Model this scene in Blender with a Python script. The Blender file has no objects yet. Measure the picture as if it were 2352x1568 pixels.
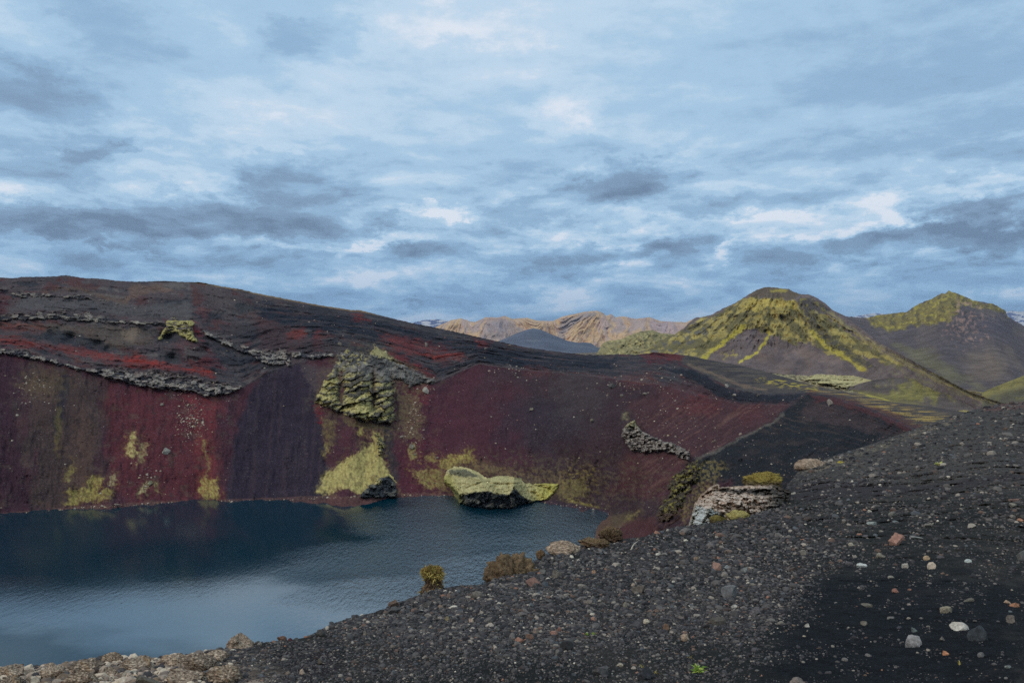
import bpy, math, random
import numpy as np
rng = np.random.default_rng(7)
random.seed(7)
SC = bpy.context.scene
F = 1697.0; CX = 1176.0; CY = 784.0; CAMZ = 60.0      # plan units used for laying out bearings (pixels per unit tangent)
E = np.array((0.48, 0.57, 0.70))                       # light level used to turn seen colours into base colours

# ------------------------------------------------------------------ small maths
def lin(c):
    c = np.asarray(c, float) / 255.0
    return np.where(c <= 0.04045, c / 12.92, ((c + 0.055) / 1.055) ** 2.4)
def alb(*c):
    c = c[0] if len(c) == 1 else c
    l = lin(c); a = np.maximum(l - 0.006, 0.35 * l) / E
    return a * min(1.0, 0.72 / a.max())
def sstep(a, b, x):
    t = np.clip((x - a) / (b - a), 0, 1)
    return t * t * (3 - 2 * t)
def h32(ix, iy, s):
    h = (ix.astype(np.int64) * 374761393 + iy.astype(np.int64) * 668265263 + s * 2147483647) & 0xFFFFFFFF
    h = ((h ^ (h >> 13)) * 1274126177) & 0xFFFFFFFF
    h = ((h ^ (h >> 16)) * 2246822519) & 0xFFFFFFFF
    return (h ^ (h >> 15)) & 0xFFFFFFFF
def r01(ix, iy, s): return h32(ix, iy, s) / 4294967295.0
def noise(x, y, s=0):
    x = np.asarray(x, float); y = np.asarray(y, float)
    x0 = np.floor(x); y0 = np.floor(y); fx = x - x0; fy = y - y0
    u = fx * fx * fx * (fx * (fx * 6 - 15) + 10); v = fy * fy * fy * (fy * (fy * 6 - 15) + 10)
    def g(i, j):
        a = r01(x0 + i, y0 + j, s) * 2 * np.pi
        return np.cos(a) * (fx - i) + np.sin(a) * (fy - j)
    return 1.5 * ((g(0, 0) * (1 - u) + g(1, 0) * u) * (1 - v) + (g(0, 1) * (1 - u) + g(1, 1) * u) * v)
def fbm(x, y, o=4, s=0, gain=0.5):
    t = 0; a = 1; n = 0
    for k in range(o):
        t = t + a * noise(x * 2 ** k + 17.3 * k, y * 2 ** k - 9.1 * k, s + k); n += a; a *= gain
    return t / n
def ridged(x, y, o=4, s=0):
    t = 0; a = 1; n = 0
    for k in range(o):
        t = t + a * (1 - np.abs(noise(x * 2 ** k + 5.3 * k, y * 2 ** k, s + k)) * 1.8); n += a; a *= 0.5
    return t / n
def worley(x, y, s=0):
    x = np.asarray(x, float); y = np.asarray(y, float)
    x0 = np.floor(x); y0 = np.floor(y)
    f1 = np.full(x.shape, 9.0); f2 = np.full(x.shape, 9.0); idv = np.zeros(x.shape)
    for i in (-1, 0, 1):
        for j in (-1, 0, 1):
            cx = x0 + i; cy = y0 + j
            px = cx + 0.1 + 0.8 * r01(cx, cy, s); py = cy + 0.1 + 0.8 * r01(cx, cy, s + 91)
            d = np.hypot(px - x, py - y)
            idd = r01(cx, cy, s + 55)
            n1 = d < f1
            f2 = np.where(n1, f1, np.minimum(f2, d))
            idv = np.where(n1, idd, idv); f1 = np.where(n1, d, f1)
    return f1, f2, idv
def pillows(x, y, s=0):
    x0 = np.floor(x); y0 = np.floor(y); f1 = np.full(x.shape, 9.0); f2 = f1.copy(); idv = np.zeros(x.shape); dyv = np.zeros(x.shape); tl = np.zeros(x.shape)
    for i in (-1, 0, 1):
        for j in (-1, 0, 1):
            cx = x0 + i; cy = y0 + j; px = cx + 0.15 + 0.7 * r01(cx, cy, s); py = cy + 0.15 + 0.7 * r01(cx, cy, s + 91)
            d = np.hypot(px - x, py - y); n1 = d < f1
            f2 = np.where(n1, f1, np.minimum(f2, d)); idv = np.where(n1, r01(cx, cy, s + 55), idv); dyv = np.where(n1, y - py, dyv); tl = np.where(n1, (r01(cx, cy, s + 7) - .5) * (x - px) + (r01(cx, cy, s + 8) - .35) * (y - py), tl); f1 = np.where(n1, d, f1)
    return f1, f2, idv, dyv, tl
def ip(pts, k=1):
    a = np.array(pts, float)
    return lambda x: np.interp(x, a[:, 0], a[:, k])
def sdf(x, y, poly, marg=40):
    P = np.array(poly, float)
    out = np.full(x.shape, -1e3)
    bb = (x > P[:, 0].min() - marg) & (x < P[:, 0].max() + marg) & (y > P[:, 1].min() - marg) & (y < P[:, 1].max() + marg)
    px = x[bb]; py = y[bb]
    if px.size == 0: return out
    d = np.full(px.shape, 1e9); ins = np.zeros(px.shape, bool)
    for i in range(len(P)):
        ax, ay = P[i]; bx, by = P[(i + 1) % len(P)]
        ex, ey = bx - ax, by - ay
        t = np.clip(((px - ax) * ex + (py - ay) * ey) / (ex * ex + ey * ey + 1e-9), 0, 1)
        d = np.minimum(d, np.hypot(px - ax - t * ex, py - ay - t * ey))
        c = ((ay > py) != (by > py))
        with np.errstate(divide='ignore', invalid='ignore'):
            xi = ax + (py - ay) * ex / (ey if ey != 0 else 1e-9)
        ins ^= c & (px < xi)
    out[bb] = np.where(ins, d, -d)
    return out
def ldist(x, y, pts, marg=60):
    P = np.array(pts, float); out = np.full(x.shape, 1e3)
    bb = (x > P[:, 0].min() - marg) & (x < P[:, 0].max() + marg) & (y > P[:, 1].min() - marg) & (y < P[:, 1].max() + marg)
    px = x[bb]; py = y[bb]; d = np.full(px.shape, 1e3)
    for i in range(len(P) - 1):
        ax, ay = P[i]; ex, ey = P[i + 1] - P[i]
        t = np.clip(((px - ax) * ex + (py - ay) * ey) / (ex * ex + ey * ey + 1e-9), 0, 1)
        d = np.minimum(d, np.hypot(px - ax - t * ex, py - ay - t * ey))
    out[bb] = d
    return out
def M(x, y, poly, soft=3, na=6, ns=14, sd=1, nsy=None):
    s = sdf(x, y, poly); w = s > -900
    r = np.zeros(x.shape)
    n = fbm(x[w] / ns, y[w] / (nsy or ns), 4, sd)
    r[w] = sstep(-soft, soft, s[w] + na * 2 * n)
    return r
def LM(x, y, pts, wid, soft=2, na=3, ns=10, sd=2, nsy=None):
    s = ldist(x, y, pts); w = s < 900
    r = np.zeros(x.shape)
    r[w] = sstep(-soft, soft, wid - s[w] + na * 2 * fbm(x[w] / ns, y[w] / (nsy or ns), 4, sd))
    return r
def EM(x, y, cx, cy, rx, ry, soft=0.35, na=0.5, ns=12, sd=3, ang=0):
    c, s_ = math.cos(math.radians(ang)), math.sin(math.radians(ang))
    dx = x - cx; dy = y - cy
    u = (dx * c + dy * s_) / rx; v = (-dx * s_ + dy * c) / ry
    q = 1 - np.hypot(u, v); w = q > -1.5
    r = np.zeros(x.shape)
    r[w] = sstep(-soft, soft, q[w] + na * 2 * fbm(x[w] / ns, y[w] / ns, 4, sd))
    return r
def paint(col, m, c, k=1.0):
    m = (np.clip(m, 0, 1) * k)[..., None]
    return col * (1 - m) + alb(c) * m
def tps(ctrl):
    C = np.array(ctrl, float); sc = 400.0
    X = C[:, :2] / sc; v = C[:, 2]; n = len(C)
    def U(r2): return 0.5 * r2 * np.log(r2 + 1e-9)
    r2 = ((X[:, None] - X[None]) ** 2).sum(-1)
    K = U(r2) + np.eye(n) * 1e-3
    Pm = np.hstack([np.ones((n, 1)), X])
    A = np.zeros((n + 3, n + 3)); A[:n, :n] = K; A[:n, n:] = Pm; A[n:, :n] = Pm.T
    sol = np.linalg.solve(A, np.concatenate([v, np.zeros(3)]))
    def f(x, y):
        x = np.asarray(x, float) / sc; y = np.asarray(y, float) / sc
        t = sol[n] + sol[n + 1] * x + sol[n + 2] * y
        for i in range(n):
            t = t + sol[i] * U((x - X[i, 0]) ** 2 + (y - X[i, 1]) ** 2)
        return t
    return f
def P3(x, y, D):
    return np.stack([(x - CX) / F * D, D + 0 * x, CAMZ - (y - CY) / F * D], -1)

# ------------------------------------------------------------------ objects
def link(o): SC.collection.objects.link(o); return o
def tag(o, label=None, cat=None, group=None, kind=None):
    if label: o['label'] = label
    if cat: o['category'] = cat
    if group: o['group'] = group
    if kind: o['kind'] = kind
    return o
def mesh_np(name, V, Fc, mat, col=None, smooth=True, parent=None):
    me = bpy.data.meshes.new(name)
    V = np.asarray(V, np.float32); Fc = np.asarray(Fc, np.int32); k = Fc.shape[1]
    me.vertices.add(len(V)); me.vertices.foreach_set('co', V.ravel())
    me.loops.add(Fc.size); me.loops.foreach_set('vertex_index', Fc.ravel())
    me.polygons.add(len(Fc))
    me.polygons.foreach_set('loop_start', np.arange(0, Fc.size, k, dtype=np.int32))
    me.polygons.foreach_set('loop_total', np.full(len(Fc), k, np.int32))
    me.polygons.foreach_set('use_smooth', np.full(len(Fc), smooth, bool))
    me.update(calc_edges=True)
    if col is not None:
        a = me.color_attributes.new('Col', 'FLOAT_COLOR', 'POINT')
        c4 = np.ones((len(V), 4), np.float32); c4[:, :3] = col
        a.data.foreach_set('color', c4.ravel())
    me.materials.append(mat)
    o = link(bpy.data.objects.new(name, me)); o.parent = parent
    return o
def grid(name, P, col, mat, keep=None, smooth=True):
    R, C = P.shape[:2]
    idx = np.arange(R * C).reshape(R, C)
    q = np.stack([idx[:-1, :-1], idx[:-1, 1:], idx[1:, 1:], idx[1:, :-1]], -1).reshape(-1, 4)
    V = P.reshape(-1, 3); K = col.reshape(-1, 3)
    if keep is not None:
        kf = (keep[:-1, :-1] | keep[:-1, 1:] | keep[1:, 1:] | keep[1:, :-1]).ravel()
        q = q[kf]
        u, inv = np.unique(q, return_inverse=True); q = inv.reshape(-1, 4); V = V[u]; K = K[u]
    return mesh_np(name, V, q, mat, K, smooth)

def N(nt, t, **kw):
    n = nt.nodes.new(t)
    for k, v in kw.items():
        if k == 'ins':
            for a, b in v.items(): n.inputs[a].default_value = b
        else: setattr(n, k, v)
    return n
def terrain_mat(name, scales=((1.0, 0.5),), bump=0.0, bscale=1.0, rough=0.97, spec=0.06, src='Col', stretch=(1, 1, 1)):
    m = bpy.data.materials.new(name); m.use_nodes = True; nt = m.node_tree; L = nt.links
    b = nt.nodes['Principled BSDF']; b.inputs['Roughness'].default_value = rough
    b.inputs['Specular IOR Level'].default_value = spec
    geo = N(nt, 'ShaderNodeTexCoord'); mp = N(nt, 'ShaderNodeMapping'); mp.inputs['Scale'].default_value = stretch
    L.new(geo.outputs['Object'], mp.inputs['Vector'])
    if src == 'Col':
        at = N(nt, 'ShaderNodeAttribute', attribute_name='Col'); cur = at.outputs['Color']
    else:
        at = N(nt, 'ShaderNodeObjectInfo'); cur = at.outputs['Color']
    for sc, amp in scales:
        nz = N(nt, 'ShaderNodeTexNoise'); nz.inputs['Scale'].default_value = sc; nz.inputs['Detail'].default_value = 5; nz.inputs['Roughness'].default_value = 0.65
        L.new(mp.outputs[0], nz.inputs['Vector'])
        mr = N(nt, 'ShaderNodeMapRange'); mr.inputs['From Min'].default_value = 0.3; mr.inputs['From Max'].default_value = 0.7
        mr.inputs['To Min'].default_value = 1 - amp; mr.inputs['To Max'].default_value = 1 + amp
        L.new(nz.outputs['Fac'], mr.inputs['Value'])
        vm = N(nt, 'ShaderNodeVectorMath', operation='SCALE')
        L.new(cur, vm.inputs[0]); L.new(mr.outputs[0], vm.inputs['Scale']); cur = vm.outputs[0]
    L.new(cur, b.inputs['Base Color'])
    if bump:
        nz = N(nt, 'ShaderNodeTexNoise'); nz.inputs['Scale'].default_value = bscale; nz.inputs['Detail'].default_value = 8; nz.inputs['Roughness'].default_value = 0.7
        L.new(mp.outputs[0], nz.inputs['Vector'])
        bp = N(nt, 'ShaderNodeBump'); bp.inputs['Strength'].default_value = 1.0; bp.inputs['Distance'].default_value = bump
        L.new(nz.outputs['Fac'], bp.inputs['Height']); L.new(bp.outputs[0], b.inputs['Normal'])
    return m

MAT_WALL = terrain_mat('scoria_slope', ((0.9, 0.28), (0.12, 0.18)), 0.5, 0.7)
MAT_ROCKY = terrain_mat('lava_rock', ((0.8, 0.35), (2.5, 0.3)), 1.0, 0.9)
MAT_FAR = terrain_mat('far_slope', ((0.02, 0.25), (0.06, 0.22)), 6, 0.05)
MAT_VFAR = terrain_mat('distant_slope', ((0.004, 0.2), (0.012, 0.15)), 20, 0.01)
MAT_GROUND = terrain_mat('black_cinder', ((9, 0.35), (60, 0.45)), 0.012, 90)
MAT_PEB = terrain_mat('pebbles', ((55, 0.3),), 0.003, 140, spec=0.25, rough=0.8)
MAT_STONE = terrain_mat('stone', ((14, 0.3), (70, 0.3)), 0.006, 45, src='obj', rough=0.85, spec=0.2)
MAT_CRUST = terrain_mat('lichen_rock', ((12, 0.35), (50, 0.4)), 0.012, 45)
MAT_BOULD = terrain_mat('boulder', ((0.8, 0.3), (3, 0.25)), 0.2, 2, src='obj')
MAT_MOSSB = terrain_mat('turf', ((20, 0.4), (80, 0.5)), 0.02, 60)
MAT_GRASS = terrain_mat('grass_blades', ((6, 0.3),), 0)

# ------------------------------------------------------------------ crater geometry
RIM = [(-700, 642, 300), (-300, 640, 350), (0, 637, 380), (29, 639, 381), (50, 636, 382), (121, 635, 385), (152, 632, 386), (196, 639, 388), (227, 639.5, 390), (272, 645, 391),
       (315, 647, 393), (378, 645, 395), (426, 647.6, 397), (461, 648, 398), (516, 659, 400), (552, 664, 401), (588, 673, 402), (671, 689, 404),
       (739, 701.6, 405), (807, 711.7, 405), (827, 712, 405), (865, 722, 404), (941, 740.6, 400), (1029, 758, 395), (1117, 778, 386), (1165, 788, 380),
       (1200, 796, 376), (1270, 806, 368), (1341, 814.6, 356), (1376, 815, 350), (1421, 813, 345), (1460, 814.6, 340), (1488, 811, 336), (1516, 812, 332),
       (1545, 822, 327), (1587, 843, 316), (1622, 860, 308), (1657, 880, 300), (1692, 894, 293), (1746, 905, 284), (1771, 904, 280), (1824, 904, 271),
       (1856, 901, 265), (1912, 909.5, 251), (1982, 931, 230), (2052, 959, 209), (2109, 987, 190), (2250, 1050, 150), (2420, 1120, 115)]
RIM = [(a, b, c * float(np.interp(a, [-700, 0, 1300, 1480, 1700, 1850], [1.2, 1.2, 1.17, 1.12, 1.05, 1.0]))) for a, b, c in RIM]
yrim = ip(RIM, 1); drim = ip(RIM, 2)
SHORE = [(-700, 1245), (-300, 1212), (0, 1184), (75, 1178), (150, 1170), (300, 1160), (420, 1154), (530, 1152), (700, 1146), (900, 1138), (980, 1138), (1054, 1141), (1140, 1150), (1229, 1154),
         (1300, 1161), (1360, 1170), (1400, 1182)]
yshore = ip(SHORE)
ctrl = [(x, y, 1 / D) for x, y, D in RIM[::2]] + [(x, y, (y - CY) / F / CAMZ) for x, y in SHORE]
for x, y, D in [(1587, 1050, 226), (1500, 1200, 197), (1764, 975, 246), (1650, 1033, 232), (1850, 1080, 165), (2000, 1030, 172), (1700, 1120, 190), (1550, 1250, 176),
                (1450, 1205, 222), (1410, 1215, 226), (1400, 1260, 205), (2200, 1200, 110), (1950, 1180, 130), (1350, 1010, 292), (1480, 940, 300), (1600, 950, 282)]:
    ctrl.append((x, y, 1 / D))
_wf = tps(ctrl)
BAND_TOP = [(-700, 780), (0, 797), (53, 798), (108, 819), (189, 844), (252, 850), (378, 864), (428, 870), (554, 887), (620, 850), (668, 835), (760, 815), (900, 840), (1000, 878), (1100, 835),
            (1200, 850), (1350, 862), (1500, 880), (1700, 930), (1850, 930), (2100, 1010), (2500, 1150)]
yband = ip(BAND_TOP)

HOLLOWS = [(161, 776, 13, 6), (120, 770, 16, 4), (247, 802, 11, 5), (398, 820, 15, 7), (385, 773, 16, 8), (560, 705, 14, 5), (470, 800, 12, 5), (640, 826, 30, 4), (225, 790, 14, 5), (52, 765, 14, 4)]
def wall_D(x, y):
    D = 1 / _wf(x, y)
    yr = yrim(x)
    s = (y - yr) / np.maximum(yband(x) - yr, 8)
    up = sstep(1.12, 0.95, s) * sstep(-0.01, 0.06, s) * sstep(1500, 1150, x) + 0.35 * sstep(1.1, 0.9, s) * sstep(0, 0.1, s) * sstep(1200, 1500, x)
    wx = x + 14 * fbm(x / 60, y / 40, 3, 5)
    strata = fbm(wx / 130, s * 9 + wx / 900, 4, 11, 0.62)
    f1, f2, cid = worley(wx / 16, s * 16 + 0.5 * fbm(x / 40, y / 40, 3, 9), 21)
    h = up * (4.2 * strata + 1.0 * (cid - 0.5) + 0.45 * sstep(0.0, 0.12, f2 - f1) + 1.6 * fbm(wx / 30, s * 22, 4, 12))
    h = h + 6 * fbm(x / 190, y / 230, 3, 31) * sstep(-0.02, 0.15, s)
    low = sstep(0.95, 1.15, s)
    h = h + low * (3.0 * fbm(x / 40 + y / 300, y / 120, 4, 41) + 1.0 * fbm(x / 9, y / 22, 4, 42, .6) + 1.6 * sstep(.1, .5, fbm(x / 40, y / 30, 4, 43)) * fbm(x / 6, y / 6, 3, 44))
    # a spur and hollow in the upper left wall
    h = h + 10 * np.exp(-((x - 440 - (y - 740) * 0.05) / 45) ** 2) * sstep(640, 700, y) * sstep(860, 780, y)
    h = h - 7 * np.exp(-((x - 6) / 26) ** 2) * sstep(640, 690, y) * sstep(800, 740, y)
    for hx, hy, hr, hd in HOLLOWS: h = h - hd * np.exp(-((x - hx) / hr) ** 2 - ((y - hy) / (hr * .8)) ** 2)
    # spur under the mossy cliff, ribs on the right side
    h = h + 9 * np.exp(-((x - 835 + (y - 900) * 0.1) / 75) ** 2) * sstep(770, 860, y)
    h = h - 3 * np.exp(-((x - 640 + (y - 950) * 0.05) / 60) ** 2) * sstep(830, 900, y)
    rib = fbm((x + y * 1.45) / 26, (x - y) / 260, 4, 51)
    h = h + 2.6 * rib * sstep(1380, 1560, x) * sstep(0.2, 0.6, s)
    edge = sstep(0, 14, y - yr)
    return D - h * edge

step = 1.7
xs = np.arange(-420, 2400, step)
rows = 380
T = np.linspace(0, 1, rows)
ybot = np.where(xs < 1330, yshore(xs) + 28, np.interp(xs, [1330, 1420, 2400], [1200, 1290, 1320]))
ytop = yrim(xs) + 1.8 * fbm(xs / 9, xs * 0, 4, 3)
XX = np.repeat(xs[None], rows, 0)
YY = ytop[None] + (ybot - ytop)[None] * (T[:, None] ** 1.08)
D = wall_D(XX, YY)
x, y = XX, YY
yr = yrim(x); s = (y - yr) / np.maximum(yband(x) - yr, 8)
x = XX + 9 * fbm(XX / 38, YY / 30, 4, 171, .6) + 2.5 * fbm(XX / 8, YY / 12, 3, 172); y = YY + 6 * fbm(XX / 34, YY / 34, 4, 173, .6)
col = np.zeros(x.shape + (3,)) + alb(74, 44, 52)
st = .6 * fbm(x / 30 + y / 500, y / 110, 5, 61) + .5 * fbm(x / 55, y / 45, 4, 59)
col = paint(col, sstep(-0.05, 0.35, st), (62, 42, 52), 0.7)
col = paint(col, sstep(0.05, 0.5, -st), (84, 46, 50), 0.6)
low_m = sstep(.98, 1.1, s)
# left talus: bright red sheet between brown-purple sheets
col = paint(col, M(x, y, [(-400, 790), (60, 830), (45, 950), (62, 1080), (75, 1170), (-400, 1240)], 14, 14, 26, 60), (60, 41, 50), 0.8)
col = paint(col, M(x, y, [(60, 830), (240, 870), (250, 960), (225, 1080), (190, 1170), (75, 1175), (55, 960)], 22, 26, 24, 62, 70), (68, 56, 54), 0.75)
col = paint(col, M(x, y, [(265, 880), (420, 905), (505, 905), (500, 1000), (505, 1150), (290, 1162), (240, 1080), (255, 960)], 16, 24, 22, 63, 80), (88, 44, 50), 0.85)
col = paint(col, M(x, y, [(430, 910), (500, 915), (492, 1140), (455, 1140)], 8, 9, 20, 64, 120), (102, 46, 50), 0.8)
col = paint(col, M(x, y, [(140, 860), (160, 860), (150, 960), (130, 1010), (118, 1010), (130, 930)], 4, 4, 14, 65, 60), (56, 48, 56), 0.8)
for px, py, rx, ry, c, k in [(133, 985, 9, 50, (90, 84, 52), .6), (100, 880, 55, 30, (86, 74, 58), .6), (190, 1050, 22, 120, (88, 66, 58), .4)]:
    col = paint(col, EM(x, y, px, py, rx, ry, .5, .5, 12, 5), c, k)
# black cinder chute
chute = M(x, y, [(612, 842), (690, 828), (722, 850), (738, 930), (742, 1010), (752, 1090), (750, 1152), (518, 1158), (528, 1070), (552, 960), (575, 900)], 7, 6, 14, 66, 40)
bld = sstep(.1, .4, fbm(x / 34, y / 22, 4, 145)) * low_m
col = paint(col, bld, (82, 66, 60), .45)
col = paint(col, sstep(.12, .4, fbm(x / 12 + 3, y / 34, 4, 146)) * low_m, (52, 40, 46), .5)
col = paint(col, chute, (52, 43, 54), 0.95)
col = paint(col, chute * sstep(-0.1, 0.4, fbm(x / 9 + y / 120, y / 200, 3, 67)), (64, 50, 58), 0.7)
# right hand talus
col = paint(col, sstep(960, 1200, x + 60 * fbm(x / 120, y / 120, 3, 68)) * sstep(.95, 1.15, s), (62, 47, 52), 0.85)
col = paint(col, EM(x, y, 1090, 1010, 130, 150, .5, .4, 60, 69), (80, 42, 52), 0.6)
col = paint(col, EM(x, y, 950, 1080, 55, 80, .5, .4, 30, 70), (86, 40, 50), 0.6)
col = paint(col, EM(x, y, 1240, 970, 90, 60, .5, .4, 40, 71), (54, 46, 56), 0.6)
col = paint(col, EM(x, y, 1330, 900, 60, 70, .5, .5, 20, 72), (70, 60, 62), 0.5)
col = paint(col, M(x, y, [(1440, 1040), (1590, 1035), (1560, 1110), (1520, 1150), (1400, 1130)], 14, 8, 40, 73), (78, 46, 50), 0.8)
scrub = sstep(-0.1, 0.35, fbm(x / 10, y / 10, 4, 74))
col = paint(col, EM(x, y, 1230, 1085, 190, 42, .6, .5, 30, 75) * scrub, (86, 77, 62), 0.5)
col = paint(col, EM(x, y, 1380, 1120, 190, 65, .6, .4, 30, 76) * scrub, (84, 73, 60), 0.6)
col = paint(col, EM(x, y, 1330, 1105, 40, 30, .6, .7, 12, 77) * sstep(.0, .3, fbm(x / 7, y / 7, 4, 78)), (120, 112, 58), 0.7)
# upper wall strata
upm = sstep(1.06, 0.98, s + 0.05 * fbm(x / 30, y / 20, 3, 80))
wx = x + 14 * fbm(x / 60, y / 40, 3, 5)
strata = fbm(wx / 130, s * 9 + wx / 900, 4, 11, 0.62)
st2 = fbm(wx / 160, s * 17, 4, 82, 0.6)
uc = np.zeros(x.shape + (3,)) + alb(80, 66, 70)
uc = paint(uc, sstep(.02, .4, st2), (96, 84, 84), .8)
uc = paint(uc, sstep(.05, .4, -strata), (50, 50, 58), .8)
uc = paint(uc, sstep(.1, .35, fbm(x / 70, s * 6, 4, 84)), (84, 50, 50), .7)
uc = paint(uc, sstep(.12, .3, fbm(x / 22, y / 14, 4, 85)), (62, 58, 66), .6)
col = col * (1 - upm[..., None]) + uc * upm[..., None]
rightdk = sstep(560, 760, x + 2 * (y - 700)) * sstep(1.0, .85, s)
col = paint(col, rightdk * sstep(-.25, .15, strata + .15 * st2), (50, 48, 56), .85)
blk = M(x, y, [(545, 668), (600, 690), (700, 715), (850, 735), (960, 765), (1100, 790), (1300, 815), (1420, 822), (1400, 845), (1250, 850), (1100, 830), (1000, 800), (900, 780), (800, 765), (700, 757), (600, 730), (556, 706)], 5, 8, 30, 86, 6)
col = paint(col, blk * sstep(-.3, .1, st2), (42, 44, 54), .9)
col = paint(col, M(x, y, [(590, 735), (660, 750), (700, 790), (690, 815), (600, 805)], 8, 8, 20, 87, 8), (74, 54, 58), .7)
# lighter tan sand sheets on the upper left
for poly, c, k in [([(90, 670), (180, 668), (240, 690), (290, 700), (300, 688), (250, 680), (180, 660)], (92, 74, 68), .8),
                   ([(300, 655), (370, 655), (400, 668), (320, 676), (290, 690)], (104, 82, 74), .7),
                   ([(20, 712), (60, 680), (170, 685), (330, 706), (440, 690), (440, 735), (330, 730), (200, 712)], (84, 76, 80), .8),
                   ([(60, 745), (150, 745), (300, 752), (360, 760), (350, 790), (260, 800), (200, 790), (120, 765)], (84, 72, 68), .8),
                   ([(282, 755), (322, 752), (318, 770), (312, 785), (280, 778)], (112, 96, 86), .7),
                   ([(440, 650), (500, 665), (550, 690), (600, 715), (560, 720), (480, 700)], (82, 68, 70), .7)]:
    col = paint(col, M(x, y, poly, 5, 5, 20, 88, 8), c, k)
# scarlet and orange scoria
for poly, c, k in [([(-300, 745), (0, 740), (60, 745), (110, 752), (90, 768), (0, 760), (-300, 765)], (112, 56, 48), .8),
                   ([(-300, 768), (0, 772), (60, 778), (130, 790), (228, 802), (300, 822), (380, 838), (478, 847), (494, 866), (440, 866), (300, 846), (200, 822), (90, 800), (0, 792), (-300, 790)], (116, 44, 42), .9),
                   ([(290, 818), (380, 830), (400, 838), (480, 848), (492, 868), (430, 862), (330, 846), (285, 836)], (134, 46, 40), .9),
                   ([(443, 738), (452, 745), (468, 768), (470, 784), (450, 780), (442, 760)], (112, 36, 40), .95),
                   ([(395, 786), (420, 778), (480, 800), (520, 850), (480, 845), (420, 830)], (104, 44, 48), .7),
                   ([(455, 700), (480, 712), (470, 740), (450, 720)], (108, 52, 50), .6),
                   ([(-300, 655), (0, 660), (22, 690), (20, 712), (-2, 735), (-300, 730)], (76, 38, 46), .9),
                   ([(664, 756), (700, 752), (706, 778), (684, 785), (664, 778)], (116, 50, 46), .9),
                   ([(716, 766), (738, 760), (738, 810), (718, 806)], (104, 44, 46), .85),
                   ([(812, 722), (832, 718), (846, 738), (820, 740)], (112, 44, 42), .85),
                   ([(575, 720), (640, 738), (650, 752), (580, 745)], (90, 52, 50), .5),
                   ([(870, 770), (930, 770), (1000, 790), (1060, 810), (1070, 822), (1000, 824), (930, 812), (900, 800)], (116, 48, 46), .75),
                   ([(980, 812), (1070, 816), (1062, 828), (990, 824)], (138, 56, 46), .7),
                   ([(880, 800), (930, 815), (1000, 862), (990, 868), (920, 835)], (112, 38, 42), .8),
                   ([(1090, 782), (1130, 786), (1120, 800), (1100, 796)], (124, 44, 42), .8),
                   ([(1205, 840), (1270, 848), (1260, 868), (1200, 862)], (92, 50, 52), .6),
                   ([(1462, 813), (1516, 808), (1570, 822), (1560, 832), (1490, 832)], (98, 40, 46), .85),
                   ([(1570, 915), (1620, 905), (1655, 930), (1650, 950), (1590, 955), (1560, 938)], (118, 44, 44), .9),
                   ([(1680, 930), (1740, 925), (1760, 960), (1700, 975)], (108, 48, 50), .6),
                   ([(1520, 900), (1560, 895), (1570, 960), (1520, 950)], (86, 46, 50), .6),
                   ([(1430, 860), (1500, 852), (1510, 880), (1440, 895)], (98, 54, 52), .55),
                   ([(718, 925), (735, 925), (745, 960), (742, 975), (728, 950)], (112, 32, 44), .9),
                   ([(935, 885), (990, 880), (985, 925), (940, 930)], (104, 42, 50), .7)]:
    col = paint(col, M(x, y, poly, 7, 8, 18, 90, 6) * (.4 + .6 * sstep(-.2, .2, st2)) * (.6 + .4 * sstep(-.2, .2, fbm(x / 9, y / 4, 4, 147))), c, min(1, k * .95))
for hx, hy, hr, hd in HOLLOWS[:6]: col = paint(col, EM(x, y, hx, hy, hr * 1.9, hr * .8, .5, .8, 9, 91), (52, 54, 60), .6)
for poly, c, k in [([(60, 762), (150, 766), (240, 785), (250, 806), (150, 790), (60, 775)], (54, 52, 60), .7), ([(420, 795), (470, 800), (480, 815), (450, 830), (425, 818)], (80, 72, 74), .7), ([(250, 850), (330, 845), (420, 852), (520, 875), (560, 885), (500, 880), (400, 868), (260, 855)], (66, 60, 66), .85), ([(660, 800), (700, 770), (760, 790), (770, 812)], (70, 56, 60), .6), ([(620, 835), (680, 830), (760, 845), (764, 870), (725, 905), (700, 870), (690, 830)], (82, 66, 68), .6)]:
    col = paint(col, M(x, y, poly, 4, 5, 14, 92, 7), c, k)
# right side: red-brown upper slope, black slope of the near ridge
col = paint(col, M(x, y, [(1540, 880), (1640, 880), (1760, 925), (1840, 915), (1760, 975), (1650, 1030), (1590, 1050), (1480, 990), (1440, 930)], 12, 10, 30, 93), (80, 50, 54), .6)
col = paint(col, sstep(.05, .4, fbm((x + y * 1.45) / 9, (x - y) / 160, 4, 94)) * sstep(1420, 1520, x) * sstep(1850, 1700, x) * sstep(900, 940, y), (104, 72, 66), .55)
blackslope = M(x, y, [(1590, 1058), (1650, 1033), (1700, 1004), (1764, 975), (1850, 904), (1912, 915), (2130, 995), (2400, 1130), (2400, 1330), (1640, 1330), (1600, 1200), (1605, 1110)], 4, 3, 12, 95)
col = paint(col, blackslope, (42, 42, 47), .95)
col = paint(col, blackslope * sstep(-.05, .4, fbm(x / 50, y / 16, 4, 96)), (58, 49, 51), .7)
col = paint(col, blackslope * sstep(.05, .35, fbm((x + y * .3) / 60, (y - x * .25) / 7, 4, 174)) * sstep(1060, 980, y + .1 * (1850 - x)), (72, 58, 56), .7)
col = paint(col, blackslope * sstep(.2, .45, fbm(x / 14, y / 10, 4, 175)), (36, 37, 42), .7)
col = paint(col, M(x, y, [(1590, 1160), (1620, 1110), (1680, 1100), (1660, 1180), (1600, 1220)], 8, 8, 20, 97), (70, 42, 48), .8)
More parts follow.
